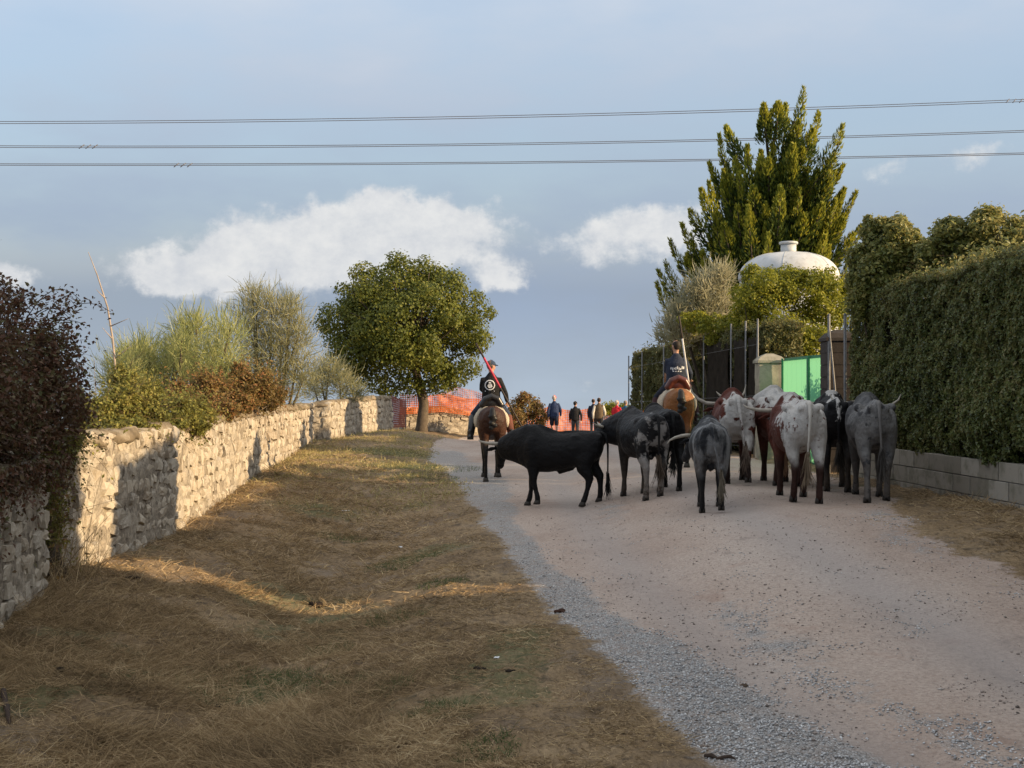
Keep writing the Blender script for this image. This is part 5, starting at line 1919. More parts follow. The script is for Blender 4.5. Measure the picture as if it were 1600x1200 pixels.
def horse(name, label, loc, heading, S, mat, steps, lifts, neck_yaw=0.0):
    root = empty(name, loc, heading)
    tag(root, label, 'horse')
    b = MB()
    T = [(-.87, 1.27, .08, .12, .15), (-.81, 1.26, .20, .21, .26), (-.64, 1.255, .285, .28, .33), (-.40, 1.23, .30, .29, .34), (-.08, 1.18, .305, .285, .37), (.22, 1.17, .29, .33, .38), (.43, 1.20, .26, .39, .38), (.60, 1.23, .20, .33, .34)]
    b.ring_loft([[p * S for p in ring_yz(x, zc, hw, u, d, .14)] for x, zc, hw, u, d in T])
    for sd in (-1, 1):
        b.ball(Vector((-.58, sd * .19, 1.20)) * S, (.22 * S, .11 * S, .26 * S))
        b.ball(Vector((.44, sd * .19, 1.16)) * S, (.15 * S, .09 * S, .26 * S))
    dy = lambda t: math.sin(neck_yaw) * t
    npts = [Vector((.48, 0, 1.28)), Vector((.74, dy(.25), 1.50)), Vector((.93, dy(.45), 1.72)), Vector((1.02, dy(.6), 1.84))]
    b.tube([p * S for p in npts], [(.15 * S, .30 * S), (.105 * S, .22 * S), (.08 * S, .16 * S), (.075 * S, .12 * S)], 12, lat=(0, 1, 0))
    hd = dirv(neck_yaw * 1.2, -.75); lat = dirv(neck_yaw * 1.2 + PI / 2, 0); hu = hd.cross(lat); hu = hu if hu.z > 0 else -hu
    q = npts[-1] * S
    H = [(-.06, .07, .09), (.04, .095, .13), (.18, .09, .13), (.32, .068, .095), (.46, .055, .07), (.55, .058, .062), (.60, .045, .045)]
    b.tube([q + hd * t * S for t, _, _ in H], [(a * S, c * S) for _, a, c in H], 12, lat=lat)
    ca, sa = math.cos(heading), math.sin(heading)
    feet = []
    for i, (base, sd) in enumerate(((HORSE_FORE, 1), (HORSE_FORE, -1), (HORSE_HIND, 1), (HORSE_HIND, -1))):
        fx, fy = (base[-1][0] + steps[i]) * S, base[-1][1] * sd * S
        dz = float(Gf(loc[0] + fx * ca - fy * sa, loc[1] + fx * sa + fy * ca)) - loc[2]
        p, r = leg_points(base, sd, steps[i], lifts[i], S, dz)
        b.tube(p, r, 12, lat=(0, 1, 0))
        feet.append((p[-1], p[-2], lifts[i]))
    b.melt('body', mat, root, .022, 5, .5)
    for f, g, lf in feet:
        ax = (f - g).normalized() if lf else Vector((.15, 0, -1)).normalized()
        a1 = ax.orthogonal().normalized(); a2 = ax.cross(a1)
        rg = lambda t, r: [f + ax * t * S + a1 * (r * S * math.cos(w)) + a2 * (r * S * math.sin(w)) for w in [2 * PI * j / 12 for j in range(12)]]
        MB().ring_loft([rg(-.02, .048), rg(.03, .056), rg(.062, .066)]).build('hoof', M_HOOF, root)
    blk = plain('black_horse_hair', (.010, .009, .008), .5, .3, 30)
    # tail plaited and tied up in a knot
    t = MB()
    t.tube([Vector((-.82, 0, 1.47)) * S, Vector((-.92, 0, 1.44)) * S, Vector((-.97, 0, 1.33)) * S, Vector((-.955, 0, 1.20)) * S], [.05 * S, .06 * S, .075 * S, .06 * S], 10)
    for i in range(7):
        t.ball(Vector((-.965 + .02 * math.cos(i * 2.2), .045 * math.sin(i * 2.2), 1.36 - .045 * i)) * S, (.055 * S, .06 * S, .045 * S))
    tail = t.melt('tail', blk, root, .015, 2, .4)
    m = MB().tube([p * S + Vector((-.02, 0, .10)) * S for p in npts[1:]], [(.02 * S, .12 * S), (.022 * S, .10 * S), (.02 * S, .07 * S)], 8, lat=(0, 1, 0))
    m.build('mane', blk, root)
    for sd in (-1, 1):
        e = q + lat * (sd * .055 * S) + hu * (.09 * S)
        MB().tube([e, e + Vector((.01, 0, .08)) * S, e + Vector((.02, sd * .01, .17)) * S], [(.03 * S, .02 * S), (.034 * S, .018 * S), (.006 * S, .004 * S)], 8).build('ear', mat, root)
        MB().ball(q + hd * .14 * S + lat * (sd * .088 * S) + hu * .03 * S, .022 * S, 8, 5).build('eye', M_EYE, root)
    return root


def saddle(loc, heading, S, leather, label):
    root = empty('saddle', Vector(loc), heading)
    tag(root, label, 'saddle')
    fleece = plain('cream_fleece', (.48, .42, .33), .95, .25, 40, .05, .8)
    Z = 1.47
    # sheepskin pad draped over the back
    rings = []
    for i, x in enumerate((-.44, -.40, -.2, .05, .3, .36)):
        r = []
        grow = .0 if i in (0, 5) else .025
        for j in range(15):
            a = R(-18) + R(216) * j / 14
            wob = .012 * math.sin(j * 5.1 + i * 3.3)
            r.append(Vector((x, (.335 + grow + wob) * math.cos(a), 1.20 + (.335 + grow + wob) * math.sin(a) * (1.0 if math.sin(a) > 0 else 1))) * S)
        for j in reversed(range(15)):
            a = R(-18) + R(216) * j / 14
            r.append(Vector((x, .295 * math.cos(a), 1.19 + .30 * math.sin(a))) * S)
        rings.append(r)
    MB().ring_loft(rings).build('fleece_pad', fleece, root)
    s = MB()
    s.tube([Vector((-.34, 0, Z + .08)) * S, Vector((-.1, 0, Z + .09)) * S, Vector((.15, 0, Z + .09)) * S, Vector((.34, 0, Z + .15)) * S], [(.25 * S, .10 * S), (.23 * S, .085 * S), (.20 * S, .09 * S), (.13 * S, .10 * S)], 14, lat=(0, 1, 0))
    s.tube([Vector((-.38, -.2, Z + .06)) * S, Vector((-.41, -.12, Z + .20)) * S, Vector((-.42, 0, Z + .25)) * S, Vector((-.41, .12, Z + .20)) * S, Vector((-.38, .2, Z + .06)) * S], .075 * S, 10)
    s.ball(Vector((-.39, 0, Z + .12)) * S, (.07 * S, .2 * S, .13 * S))
    s.melt('seat', leather, root, .016, 4, .5)
    for sd in (-1, 1):
        MB().tube([Vector((.10, sd * .30, 1.42)) * S, Vector((.12, sd * .40, 1.15)) * S, Vector((.14, sd * .43, .985)) * S], [(.02 * S, .008 * S)] * 3, 6, lat=(1, 0, 0)).build('stirrup_leather', leather, root)
        st = MB()
        c = Vector((.16, sd * .43, .90)) * S
        for dx in (-.09, .09):
            st.box(c + Vector((dx * S, 0, 0)), (.012 * S, .13 * S, .17 * S))
        st.box(c + Vector((0, 0, -.083 * S)), (.168 * S, .13 * S, .012 * S))
        st.box(c + Vector((0, 0, .083 * S)), (.168 * S, .10 * S, .012 * S))
        st.build('stirrup', plain('dark_iron', (.03, .03, .03), .5, .2, 10, .5), root, False)
    return root


BAY = coat('dark_bay_hide', (.040, .017, .011), (.06, .026, .015), 1.8, .52, .15, (1, 2, 3), legs=(.010, .009, .009), legz=(.62, .86), rough=.42, sheen=.1)
CHEST = coat('bright_bay_hide', (.17, .068, .022), (.22, .09, .03), 1.8, .52, .15, (4, 2, 8), legs=(.012, .010, .009), legz=(.62, .90), rough=.42, sheen=.1)
h1 = place(769, 752, R(93), .66, 1.0)
horse('dark_bay_horse', 'dark bay horse seen from behind, tail tied up, under the rider in black', h1, R(93), 1.0, BAY, (.12, -.1, -.03, .05), (0, 0, 0, .13), .0)
M_LB = plain('black_saddle_leather', (.016, .015, .015), .32, .2, 20, .5)
M_LR = plain('oxblood_saddle_leather', (.085, .022, .014), .32, .2, 20, .5)
saddle(h1, R(93), 1.0, M_LB, 'black leather saddle over cream fleece on the dark bay horse')
h2 = place(1062, 731, R(89), .66, 1.06)
horse('chestnut_horse', 'bright bay horse seen from behind under the rider in navy', h2, R(89), 1.06, CHEST, (.12, -.1, .08, -.08), (0, 0, 0, 0), .04)
saddle(h2, R(89), 1.06, M_LR, 'oxblood leather saddle over cream fleece on the bright bay horse')


# ================================================================== PEOPLE
M_SKIN = plain('weathered_skin', (.42, .23, .155), .55, .12, 12, .3)


def human(name, label, loc, heading, J, H, wear, head=(0, 0)):
    """a person: J = joints in the person's own frame (x forward, y left, z up); wear = dict of clothing materials"""
    root = empty(name, loc, heading)
    tag(root, label, 'person')
    k = H / 1.75
    V = {a: Vector(p) for a, p in J.items()}
    lat = (V['sl'] - V['sr']).normalized()
    b = MB()
    pel, che, nek = V['pelvis'], V['chest'], V['neck']
    b.tube([pel + Vector((0, 0, -.06)) * k, pel.lerp(che, .4), che, nek - (nek - che) * .25], [(.14 * k, .10 * k), (.125 * k, .09 * k), (.15 * k, .105 * k), (.09 * k, .07 * k)], 14, lat=lat)
    b.tube([nek - (nek - che) * .25, nek, V['head'] - Vector((0, 0, .03)) * k], [.058 * k, .053 * k, .052 * k], 10)
    # head
    hy, hp = head
    fw = dirv(hy, hp); hl = dirv(hy + PI / 2, 0); hu = fw.cross(hl)
    if hu.z < 0: hu = -hu
    c = V['head']
    HP = lambda f, l, u: c + (fw * f + hl * l + hu * u) * k
    b.tube([HP(-.005, 0, -.10), HP(.012, 0, -.06), HP(.002, 0, .0), HP(-.006, 0, .06), HP(-.008, 0, .095)], [(.045 * k, .055 * k), (.058 * k, .075 * k), (.073 * k, .092 * k), (.074 * k, .094 * k), (.055 * k, .07 * k)], 14, lat=hl)
    b.tube([HP(.085, 0, .015), HP(.102, 0, -.02), HP(.092, 0, -.032)], [.011 * k, .017 * k, .014 * k], 8)
    b.tube([HP(.083, .02, -.058), HP(.090, 0, -.057), HP(.083, -.02, -.058)], [.008 * k, .011 * k, .008 * k], 6)
    for s in (-1, 1):
        b.tube([HP(-.012, s * .074, .018), HP(-.012, s * .084, .0), HP(-.008, s * .076, -.025)], [(.012 * k, .022 * k), (.012 * k, .026 * k), (.010 * k, .014 * k)], 8, lat=fw)
    for s, sfx in ((1, 'l'), (-1, 'r')):
        sh, el, wr = V['s' + sfx], V['e' + sfx], V['w' + sfx]
        b.tube([sh, sh.lerp(el, .5), el, el.lerp(wr, .35), wr], [.055 * k, .046 * k, .038 * k, .037 * k, .027 * k], 10)
        d = (wr - el).normalized()
        side = d.cross(fw if abs(d.dot(fw)) < .9 else Vector((0, 0, 1))).normalized()
        pal = d.cross(side).normalized()
        b.tube([wr, wr + d * .05 * k, wr + d * .09 * k], [(.026 * k, .018 * k), (.040 * k, .016 * k), (.038 * k, .014 * k)], 10, lat=pal)
        for q, ln in ((-1.5, .058), (-.5, .070), (.5, .066), (1.5, .050)):
            a = wr + d * .088 * k + pal * (q * .0205 * k)
            b.tube([a, a + (d * .5 + side * .15) * ln * k, a + (d * .78 + side * .5) * ln * k], [.0095 * k, .009 * k, .0075 * k], 7)
        a = wr + d * .035 * k + pal * .032 * k
        b.tube([a, a + (d * .55 + pal * .6) * .05 * k, a + (d * .95 + pal * .55) * .05 * k], [.012 * k, .011 * k, .008 * k], 7)
        hi, kn, an = V['h' + sfx], V['k' + sfx], V['a' + sfx]
        b.tube([hi, hi.lerp(kn, .45), kn, kn.lerp(an, .35), an], [.085 * k, .07 * k, .05 * k, .05 * k, .034 * k], 10)
        ft = V.get('t' + sfx, an + Vector((.19, 0, -.04)) * k)
        b.tube([an + Vector((-.04, 0, -.035)) * k, an + Vector((.05, 0, -.04)) * k, ft], [(.034 * k, .03 * k), (.042 * k, .03 * k), (.035 * k, .018 * k)], 8, lat=(0, 1, 0))
    b.melt('body', wear.get('skin', M_SKIN), root, .0125, 2, .4)
    for s in (-1, 1):
        MB().ball(HP(.082, s * .03, .012), .0115 * k, 8, 5).build('eye', M_EYE, root)
    # jacket
    if 'jacket' in wear:
        j = MB()
        hem = pel + Vector((0, 0, wear.get('hem', -.10))) * k
        f = wear.get('bulk', 1.0)
        j.tube([hem, pel.lerp(che, .25), pel.lerp(che, .65), che, che.lerp(nek, .55), nek - Vector((0, 0, .0))], [(.185 * k * f, .135 * k * f), (.18 * k * f, .135 * k * f), (.18 * k * f, .135 * k * f), (.175 * k * f, .135 * k * f), (.135 * k, .10 * k), (.072 * k, .072 * k)], 16, lat=lat)
        if wear.get('sleeves', True):
            for sfx in 'lr':
                sh, el, wr = V['s' + sfx], V['e' + sfx], V['w' + sfx]
                j.tube([che.lerp(sh, .55), sh, sh.lerp(el, .5), el, el.lerp(wr, .5), wr - (wr - el) * .04], [.088 * k, .070 * k, .064 * k, .057 * k, .052 * k, .044 * k], 12)
        else:
            for sfx in 'lr':
                j.tube([che.lerp(V['s' + sfx], .5), V['s' + sfx]], [.08 * k, .082 * k], 10)
        j.melt('jacket', wear['jacket'], root, .015, 3, .45)
        if not wear.get('sleeves', True):
            for sfx in 'lr':
                sh, el, wr = V['s' + sfx], V['e' + sfx], V['w' + sfx]
                MB().tube([sh, sh.lerp(el, .5), el, el.lerp(wr, .5), wr], [.074 * k, .066 * k, .058 * k, .05 * k, .043 * k], 12).build('sleeve', wear['sleeve'], root)
    # trousers or shorts
    t = MB()
    t.tube([pel + Vector((0, 0, -.12)) * k, pel + Vector((0, 0, .08)) * k], [(.165 * k, .125 * k), (.155 * k, .115 * k)], 14, lat=lat)
    for sfx in 'lr':
        hi, kn, an = V['h' + sfx], V['k' + sfx], V['a' + sfx]
        if wear.get('shorts'):
            t.tube([hi, hi.lerp(kn, .5), hi.lerp(kn, .92)], [.108 * k, .098 * k, .092 * k], 12)
        else:
            t.tube([hi, hi.lerp(kn, .5), kn, kn.lerp(an, .5), an + Vector((0, 0, .03)) * k], [.108 * k, .094 * k, .075 * k, .066 * k, .058 * k], 12)
    t.melt('trousers', wear['trousers'], root, .0155, 3, .45)
    for sfx in 'lr':
        an = V['a' + sfx]
        ft = V.get('t' + sfx, an + Vector((.19, 0, -.04)) * k)
        sm = MB()
        sm.tube([an + Vector((-.055, 0, -.035)) * k, an + Vector((.05, 0, -.035)) * k, ft + Vector((.02, 0, 0)) * k], [(.044 * k, .042 * k), (.05 * k, .04 * k), (.045 * k, .028 * k)], 10, lat=(0, 1, 0))
        sm.tube([an + Vector((-.01, 0, .10 if wear.get('boots') else .03)) * k, an + Vector((0, 0, -.03)) * k], [.052 * k, .05 * k], 10)
        sm.melt('shoe', wear['shoes'], root, .013, 2, .4)
    # hair, cap
    if 'hair' in wear:
        h = MB()
        h.tube([HP(-.030, 0, -.045), HP(-.030, 0, 0), HP(-.018, 0, .05), HP(-.008, 0, .09), HP(-.006, 0, .108)], [(.062 * k, .05 * k), (.079 * k, .078 * k), (.082 * k, .094 * k), (.068 * k, .084 * k), (.035 * k, .045 * k)], 14, lat=hl)
        h.melt('hair', wear['hair'], root, .011, 2, .4)
    if 'cap' in wear:
        h = MB()
        h.tube([HP(-.004, 0, .03), HP(-.004, 0, .06), HP(-.006, 0, .095), HP(-.008, 0, .118)], [(.085 * k, .104 * k), (.086 * k, .104 * k), (.07 * k, .085 * k), (.035 * k, .045 * k)], 16, lat=hl)
        cp = h.build('cap', wear['cap'], root)
        br = MB()
        rg = []
        for u in (.036, .044):
            rg.append([HP(.07 + .095 * max(0, math.cos(a)) - .0, .075 * math.sin(a), u - .012 * max(0, math.cos(a))) for a in [2 * PI * i / 16 for i in range(16)]])
        br.ring_loft(rg).build('brim', wear['cap'], cp)
    return root, V, k


def cloth(name, col, var=.22):
    if name in MATS: return MATS[name]
    k = NT(name)
    f = k.noise(5, 5, .65, dist=.6)
    c = k.ramp(f, [(.3, tuple(x * (1 - var) for x in col)), (.7, tuple(x * (1 + var) for x in col))])
    wr = k.noise(9, 4, .6, stretch=(1, 1, 1.8), dist=1.0)
    n1 = k.bump(wr, .55, .05)
    return k.finish(c, .82, k.bump(k.noise(160, 2, .5), .15, .004, n1), .2)


M_WHITE = plain('white_print', (.62, .62, .62), .7, .1, 30)


def seated(k=1.0, lean=0.0, hands=((.30, .16, .28), (.26, -.26, .10)), twist=0.0):
    J = {'pelvis': (0, 0, .08), 'chest': (-.02 + lean, 0, .42), 'neck': (-.01 + lean, 0, .60), 'head': (.01 + lean, 0, .755),
         'sl': (-.02 + lean + .06 * twist, .172, .468), 'sr': (-.02 + lean - .06 * twist, -.172, .468),
         'hl': (.03, .10, .02), 'hr': (.03, -.10, .02), 'kl': (.30, .36, -.26), 'kr': (.30, -.36, -.26), 'al': (.12, .43, -.69), 'ar': (.12, -.43, -.69)}
    for sfx, h, s in (('l', hands[0], 1), ('r', hands[1], -1)):
        sh = Vector(J['s' + sfx]); w = Vector(h)
        m = (sh + w) / 2 + Vector((-.08, s * .045, -.07))
        J['e' + sfx] = tuple(m); J['w' + sfx] = h
    return {a: tuple(Vector(p) * k) for a, p in J.items()}


def at_horse(h, heading, S, x, z):
    return Vector(h) + Vector((math.cos(heading) * x * S, math.sin(heading) * x * S, z * S))


def patch_on(root, pts2d, y0, z0, V, mat, name, depth):
    """flat print shapes on the back of a jacket: polygons in (across, up) metres, laid just behind the back"""
    for poly in pts2d:
        n = len(poly)
        v = [Vector((depth, y0 + a, z0 + b)) for a, b in poly] + [Vector((depth + .012, y0 + a, z0 + b)) for a, b in poly]
        f = [tuple(range(n)), tuple(reversed(range(n, 2 * n)))] + [(i, n + i, n + (i + 1) % n, (i + 1) % n) for i in range(n)]
        me = bpy.data.meshes.new(name)
        me.from_pydata([tuple(p) for p in v], [], f)
        link_mesh(name, me, mat, root, False)


def shell_print(root, jacket, shapes, yc, zc, mat, name='back_print'):
    """print that follows the cloth: little polygons dropped onto the back of the jacket"""
    from mathutils.bvhtree import BVHTree
    me = jacket.data
    bvh = BVHTree.FromPolygons([v.co.copy() for v in me.vertices], [tuple(p.vertices) for p in me.polygons])
    for poly in shapes:
        v, ok = [], True
        for a, b in poly:
            r = bvh.ray_cast(Vector((-1.5, yc + a, zc + b)), Vector((1, 0, 0)))
            if r[0] is None: ok = False; break
            v.append(r[0] + r[1] * .006)
        if not ok: continue
        m2 = bpy.data.meshes.new(name)
        m2.from_pydata([tuple(p) for p in v], [], [tuple(range(len(v)))])
        link_mesh(name, m2, mat, root, False)


def arc_band(r0, r1, a0, a1, n=5, cx=0, cy=0, sy=1.0):
    out = []
    for i in range(n):
        t0 = a0 + (a1 - a0) * i / n; t1 = a0 + (a1 - a0) * (i + 1) / n
        out.append([(cx + r0 * math.cos(t0), cy + sy * r0 * math.sin(t0)), (cx + r1 * math.cos(t0), cy + sy * r1 * math.sin(t0)), (cx + r1 * math.cos(t1), cy + sy * r1 * math.sin(t1)), (cx + r0 * math.cos(t1), cy + sy * r0 * math.sin(t1))])
    return out


# left rider
hd1 = R(93)
J = seated(1.0, .0, ((.34, .12, .22), (.06, -.34, .02)), -.25)
loc = at_horse(h1, hd1, 1.0, -.06, 1.60)
wear = dict(jacket=cloth('black_rider_jacket', (.012, .012, .013)), trousers=cloth('dark_blue_jeans', (.030, .042, .075)), shoes=M_LB, boots=True, cap=cloth('dark_navy_cap', (.035, .055, .095)), hair=plain('grey_brown_hair', (.10, .08, .065), .8, .3, 40), hem=-.06, bulk=1.08)
r1, V1, _ = human('person', 'rider in black jacket and navy cap on the dark bay horse, looking right', loc, hd1, J, 1.75, wear, (-1.05, -.08))
jk = [o for o in r1.children if o.name.startswith('jacket')][0]
em = arc_band(.088, .108, 0, 2 * PI, 14, sy=1.0) + [[(-.055, -.03), (-.02, -.06), (.02, -.06), (.05, -.02), (.03, .02), (-.03, .03)], [(-.03, .045), (0, .07), (.03, .045), (0, .03)], [(-.10, -.135), (.10, -.135), (.10, -.115), (-.10, -.115)]]
shell_print(r1, jk, em, .03, .36, M_WHITE, 'back_emblem')
# leather chaps on his lower legs
for sfx, mm in (('l', M_LB), ('r', cloth('worn_brown_chaps', (.13, .05, .035)))):
    kn, an = V1['k' + sfx], V1['a' + sfx]
    MB().tube([kn.lerp(an, .1), kn.lerp(an, .5), kn.lerp(an, .95)], [.088, .084, .074], 12).build('chap', mm, r1)

# right rider
hd2 = R(89)
J = seated(1.04, .02, ((.34, .10, .22), (.18, -.30, .12)), .15)
loc = at_horse(h2, hd2, 1.06, -.06, 1.60)
wear = dict(jacket=cloth('navy_rider_jacket', (.024, .030, .048)), trousers=cloth('navy_trousers', (.022, .026, .040)), shoes=M_LB, boots=True, hair=plain('dark_brown_hair', (.022, .015, .011), .7, .3, 40), hem=-.10, bulk=1.12)
r2, V2, _ = human('person', 'rider in navy jacket with white lettering on the bright bay horse, no hat', loc, hd2, J, 1.82, wear, (.55, -.18))
jk = [o for o in r2.children if o.name.startswith('jacket')][0]
rs = random.Random(3)
em = []
for i in range(9):          # a line of unreadable white lettering
    x = .13 - .032 * i; h = rs.uniform(.03, .07); y = rs.uniform(-.01, .02)
    em.append([(x, y - h / 2), (x - .02, y - h / 2 + rs.uniform(-.01, .01)), (x - .024, y + h / 2), (x - .004, y + h / 2 + rs.uniform(-.01, .01))])
for i in range(4):
    x = .09 - .05 * i
    em.append([(x, -.07), (x - .035, -.065), (x - .03, -.045), (x - .005, -.05)])
shell_print(r2, jk, em, .0, .33, M_WHITE, 'back_lettering')
for sfx in 'lr':
    kn, an = V2['k' + sfx], V2['a' + sfx]
    MB().tube([kn.lerp(an, .1), kn.lerp(an, .5), kn.lerp(an, .95)], [.09, .086, .076], 12).build('chap', cloth('dark_wine_chaps', (.045, .02, .022)), r2)


# the riders' long poles
def pole(label, a, b, bands, r=.021):
    root = empty('riding_pole', b)
    tag(root, label, 'pole')
    d = (a - b)
    for t0, t1, m, nm, q in bands:
        MB().tube([d * t0, d * ((t0 + t1) / 2), d * t1], r * q, 10).build(nm, m, root)
    return root


M_WOOD = plain('dark_pole_wood', (.035, .024, .017), .6, .3, 12)
M_PINKP = plain('crimson_pole_wrap', (.42, .035, .065), .6, .15, 12)
M_WPOLE = plain('pale_pole_paint', (.55, .53, .50), .6, .12, 12)
yb = h1.y - .36
pole('long pole with crimson wrap slung across the back of the left rider', P(744, 537, yb - .05), P(819, 674, yb + .12),
     [(0, .50, M_WOOD, 'lower_shaft', 1.0), (.50, .84, M_PINKP, 'wrapped_grip', 1.15), (.84, 1.0, M_WOOD, 'upper_shaft', 1.0)])
yb = h2.y - .34
pole('pole with pale lower half resting on the right shoulder of the right rider', P(1061, 494, yb), P(1078, 612, yb + .02),
     [(0, .30, M_WPOLE, 'butt', 1.0), (.30, .70, M_WPOLE, 'pale_shaft', 1.0), (.70, 1.0, M_WOOD, 'dark_tip', .95)])


# ------------------------------------------------------------------ people walking ahead
def standing(H, stride=.22, sway=0.0, arms=((.10, .235, .84), (-.08, -.235, .85)), lean=.03):
    J = {'pelvis': (0, 0, .97), 'chest': (lean, 0, 1.30), 'neck': (lean + .015, 0, 1.49), 'head': (lean + .03, 0, 1.635), 'sl': (lean, .168, 1.375), 'sr': (lean, -.168, 1.375),
         'hl': (0, .095, .92), 'hr': (0, -.095, .92), 'kl': (.05 + stride * .45, .10, .50), 'kr': (.05 - stride * .35, -.10, .50), 'al': (stride * .5, .10, .085), 'ar': (-stride * .6, -.10, .10)}
    for sfx, h, s in (('l', arms[0], 1), ('r', arms[1], -1)):
        sh = Vector(J['s' + sfx]); w = Vector(h)
        J['e' + sfx] = tuple((sh + w) / 2 + Vector((-.07, s * .05, .0))); J['w' + sfx] = h
    k = H / 1.75
    return {a: tuple(Vector(p) * k) for a, p in J.items()}


def walker(label, px, py, H, head_deg, wear, arms=None, stride=.22, hd=(0, 0), lean=.03):
    p = hit(px, py)
    p.z = float(Gf(p.x, p.y))
    kw = {} if arms is None else {'arms': arms}
    return human('person', label, p, R(head_deg), standing(H, stride, lean=lean, **kw), H, wear, hd)


SHOE = plain('dusty_trainers', (.30, .27, .24), .8)
DSHOE = plain('dark_shoes', (.03, .028, .026), .6)
walker('man in navy jacket, shorts and red cap walking away', 866, 683, 1.86, 88, dict(jacket=cloth('navy_windcheater', (.022, .035, .085)), trousers=cloth('navy_shorts', (.018, .022, .042)), shorts=True, shoes=SHOE, cap=cloth('red_cap', (.50, .035, .045)), hair=plain('white_hair', (.45, .43, .40), .8), bulk=1.12), arms=((-.10, .24, .85), (.14, -.27, .90)), hd=(-.35, 0))
walker('person in black jacket and dark cap walking away', 899, 684, 1.62, 92, dict(jacket=cloth('black_fleece', (.013, .013, .015)), trousers=cloth('slate_trousers', (.05, .055, .065)), shoes=DSHOE, cap=cloth('black_cap', (.02, .02, .022)), hair=plain('black_hair', (.012, .010, .009), .7), bulk=1.12), arms=((.12, .25, .86), (-.08, -.27, .84)), hd=(-.7, 0))
walker('dark haired person in dark blue partly hidden behind the man in the vest', 927, 680, 1.68, 80, dict(jacket=cloth('dark_blue_top', (.018, .022, .04)), trousers=cloth('charcoal_trousers', (.03, .03, .035)), shoes=SHOE, hair=plain('dark_brown_hair', (.022, .015, .011), .7, .3, 40)), hd=(-.3, 0))
walker('man in olive brown vest with pale sleeves walking away', 936, 684, 1.76, 86, dict(jacket=cloth('olive_brown_vest', (.105, .075, .045)), sleeves=False, sleeve=cloth('cream_sleeve', (.58, .54, .46)), trousers=cloth('grey_black_trousers', (.028, .028, .03)), shoes=SHOE, hair=plain('dark_brown_hair', (.022, .015, .011), .7, .3, 40), bulk=1.05), arms=((-.06, .25, .85), (.12, -.25, .87)), hd=(-.2, 0))
walker('white haired man in red jacket turned half right', 963, 684, 1.64, 55, dict(jacket=cloth('red_jacket', (.42, .018, .03)), trousers=cloth('black_trousers', (.015, .015, .017)), shoes=DSHOE, hair=plain('white_hair', (.45, .43, .40), .8), bulk=1.12), arms=((.22, .22, .92), (.26, -.24, .96)), hd=(-.5, 0))
walker('person in blue jacket at the end of the ivy hedge', 977, 683, 1.62, 70, dict(jacket=cloth('petrol_blue_jacket', (.03, .10, .19)), trousers=cloth('grey_trousers', (.08, .08, .085)), shoes=DSHOE, hair=plain('grey_hair', (.16, .15, .14), .8), bulk=1.08), arms=((.05, .28, .90), (.16, -.26, .95)), hd=(-.5, 0))


# ================================================================== SMALL THINGS ON THE GROUND
def clod(label, px, py, size, col=(.020, .015, .011), flat=.55, n=7, seed=1):
    p = hit(px, py); p.z = float(Gf(p.x, p.y))
    root = tag(empty('dung_clod', p, seed), label, 'dung')
    rs = random.Random(seed)
    m = MB()
    for i in range(n):
        a = rs.uniform(0, 6.3); q = rs.uniform(0, .6) * size
        r = size * rs.uniform(.25, .5)
        m.ball((q * math.cos(a) * 1.2, q * math.sin(a), r * flat * .7), (r, r * .9, r * flat), 9, 5)
    m.melt('lumps', plain('dung_%d' % int(col[0] * 1000), col, .9, .35, 25, .1, .6), root, max(size * .09, .006), 2, .4)


clod('dark dung clod on the grass below the middle of the picture', 752, 1053, .075, seed=2)
clod('small dark dung lump just right of the larger clod on the grass', 797, 1058, .045, seed=3)
clod('reddish dung patch at the edge of the gravel', 878, 957, .085, (.05, .026, .018), .45, 8, 4)
clod('dark clod at the end of the sunlit streak on the verge', 492, 951, .10, (.022, .016, .012), .8, 8, 5)
clod('black clod lying in dry grass at the far left of the verge', 95, 1056, .075, (.012, .010, .009), .8, 6, 6)
clod('dark clod beside a stick in the lower left grass', 343, 1110, .07, (.018, .014, .010), .6, 6, 7)
clod('flat brown dung on the lane near its centre', 1165, 1068, .06, (.07, .05, .035), .25, 8, 8)
clod('dark clod in the grass left of the long light streak end', 205, 908, .12, (.025, .016, .011), .4, 9, 9)


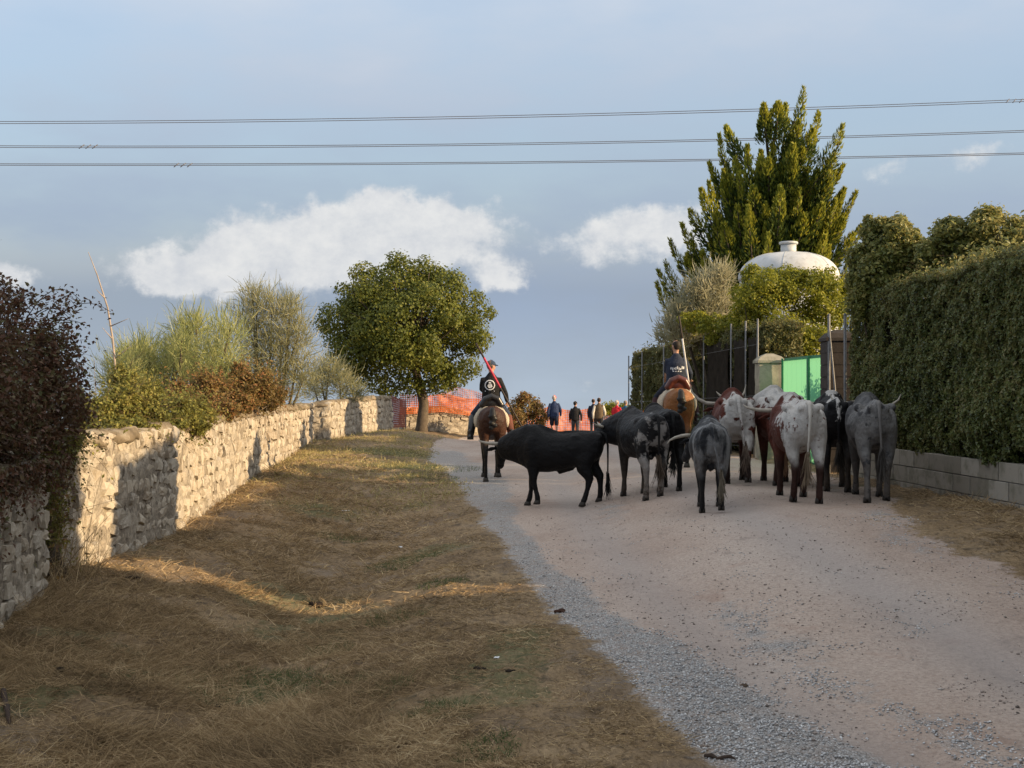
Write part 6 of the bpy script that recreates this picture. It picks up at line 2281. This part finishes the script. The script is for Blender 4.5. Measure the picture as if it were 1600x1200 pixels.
def stick(label, px, py, qx, qy, r=.012, col=(.045, .03, .022)):
    a, b = hit(px, py), hit(qx, qy)
    root = tag(empty('stick', (a.x, a.y, float(Gf(a.x, a.y)))), label, 'stick')
    pts = []
    for i in range(6):
        p = a.lerp(b, i / 5)
        p.z = float(Gf(p.x, p.y)) + r * .8 + .01 * math.sin(i * 2.1)
        pts.append(p - root.location)
    MB().tube(pts, [r, r * 1.1, r * .95, r, r * .8, r * .5], 8).build('wood', plain('fallen_stick', col, .9, .3, 20), root)


stick('short dark stick lying on the gravel at the bottom edge', 1102, 1187, 1150, 1190)
stick('crooked dark branch in the grass at lower left', 320, 1165, 470, 1135, .017)
stick('broken post leaning out of the grass at the left edge', 5, 1090, 14, 1135, .02)


def litter(label, px, py, s):
    p = hit(px, py)
    p.z = float(Gf(p.x, p.y))
    root = tag(empty('litter', p, s * 40), label, 'litter')
    rs = random.Random(int(px))
    v, f = [], []
    for i in range(5):
        for j in range(4):
            v.append(((i / 4 - .5) * s * 1.6, (j / 3 - .5) * s, .012 + rs.uniform(0, .35) * s * .6))
    f = [(i * 4 + j, i * 4 + 4 + j, i * 4 + 5 + j, i * 4 + 1 + j) for i in range(4) for j in range(3)]
    me = bpy.data.meshes.new('scrap'); me.from_pydata(v, [], f)
    link_mesh('scrap', me, plain('white_scrap', (.62, .64, .66), .7, .1), root, False)


litter('white scrap of litter on the grass near the top of the verge', 540, 800, .09)
litter('tiny white scrap on the grass left of the lane', 626, 860, .05)
litter('tiny pale scrap beside the dung clod on the grass', 776, 1032, .035)

# cut stump beside the wall
p = hit(446, 706)
root = tag(empty('tree_stump', p), 'low mossy stump at the foot of the long wall', 'stump')
rg = []
for z, r in ((-.1, .36), (.05, .33), (.18, .30), (.30, .29), (.33, .24)):
    rg.append([Vector((r * (1 + .12 * math.sin(a * 3 + z * 5)) * math.cos(a), r * (1 + .1 * math.sin(a * 4)) * math.sin(a), z)) for a in [2 * PI * i / 18 for i in range(18)]])
MB().ring_loft(rg).build('wood', M_CAP, root)
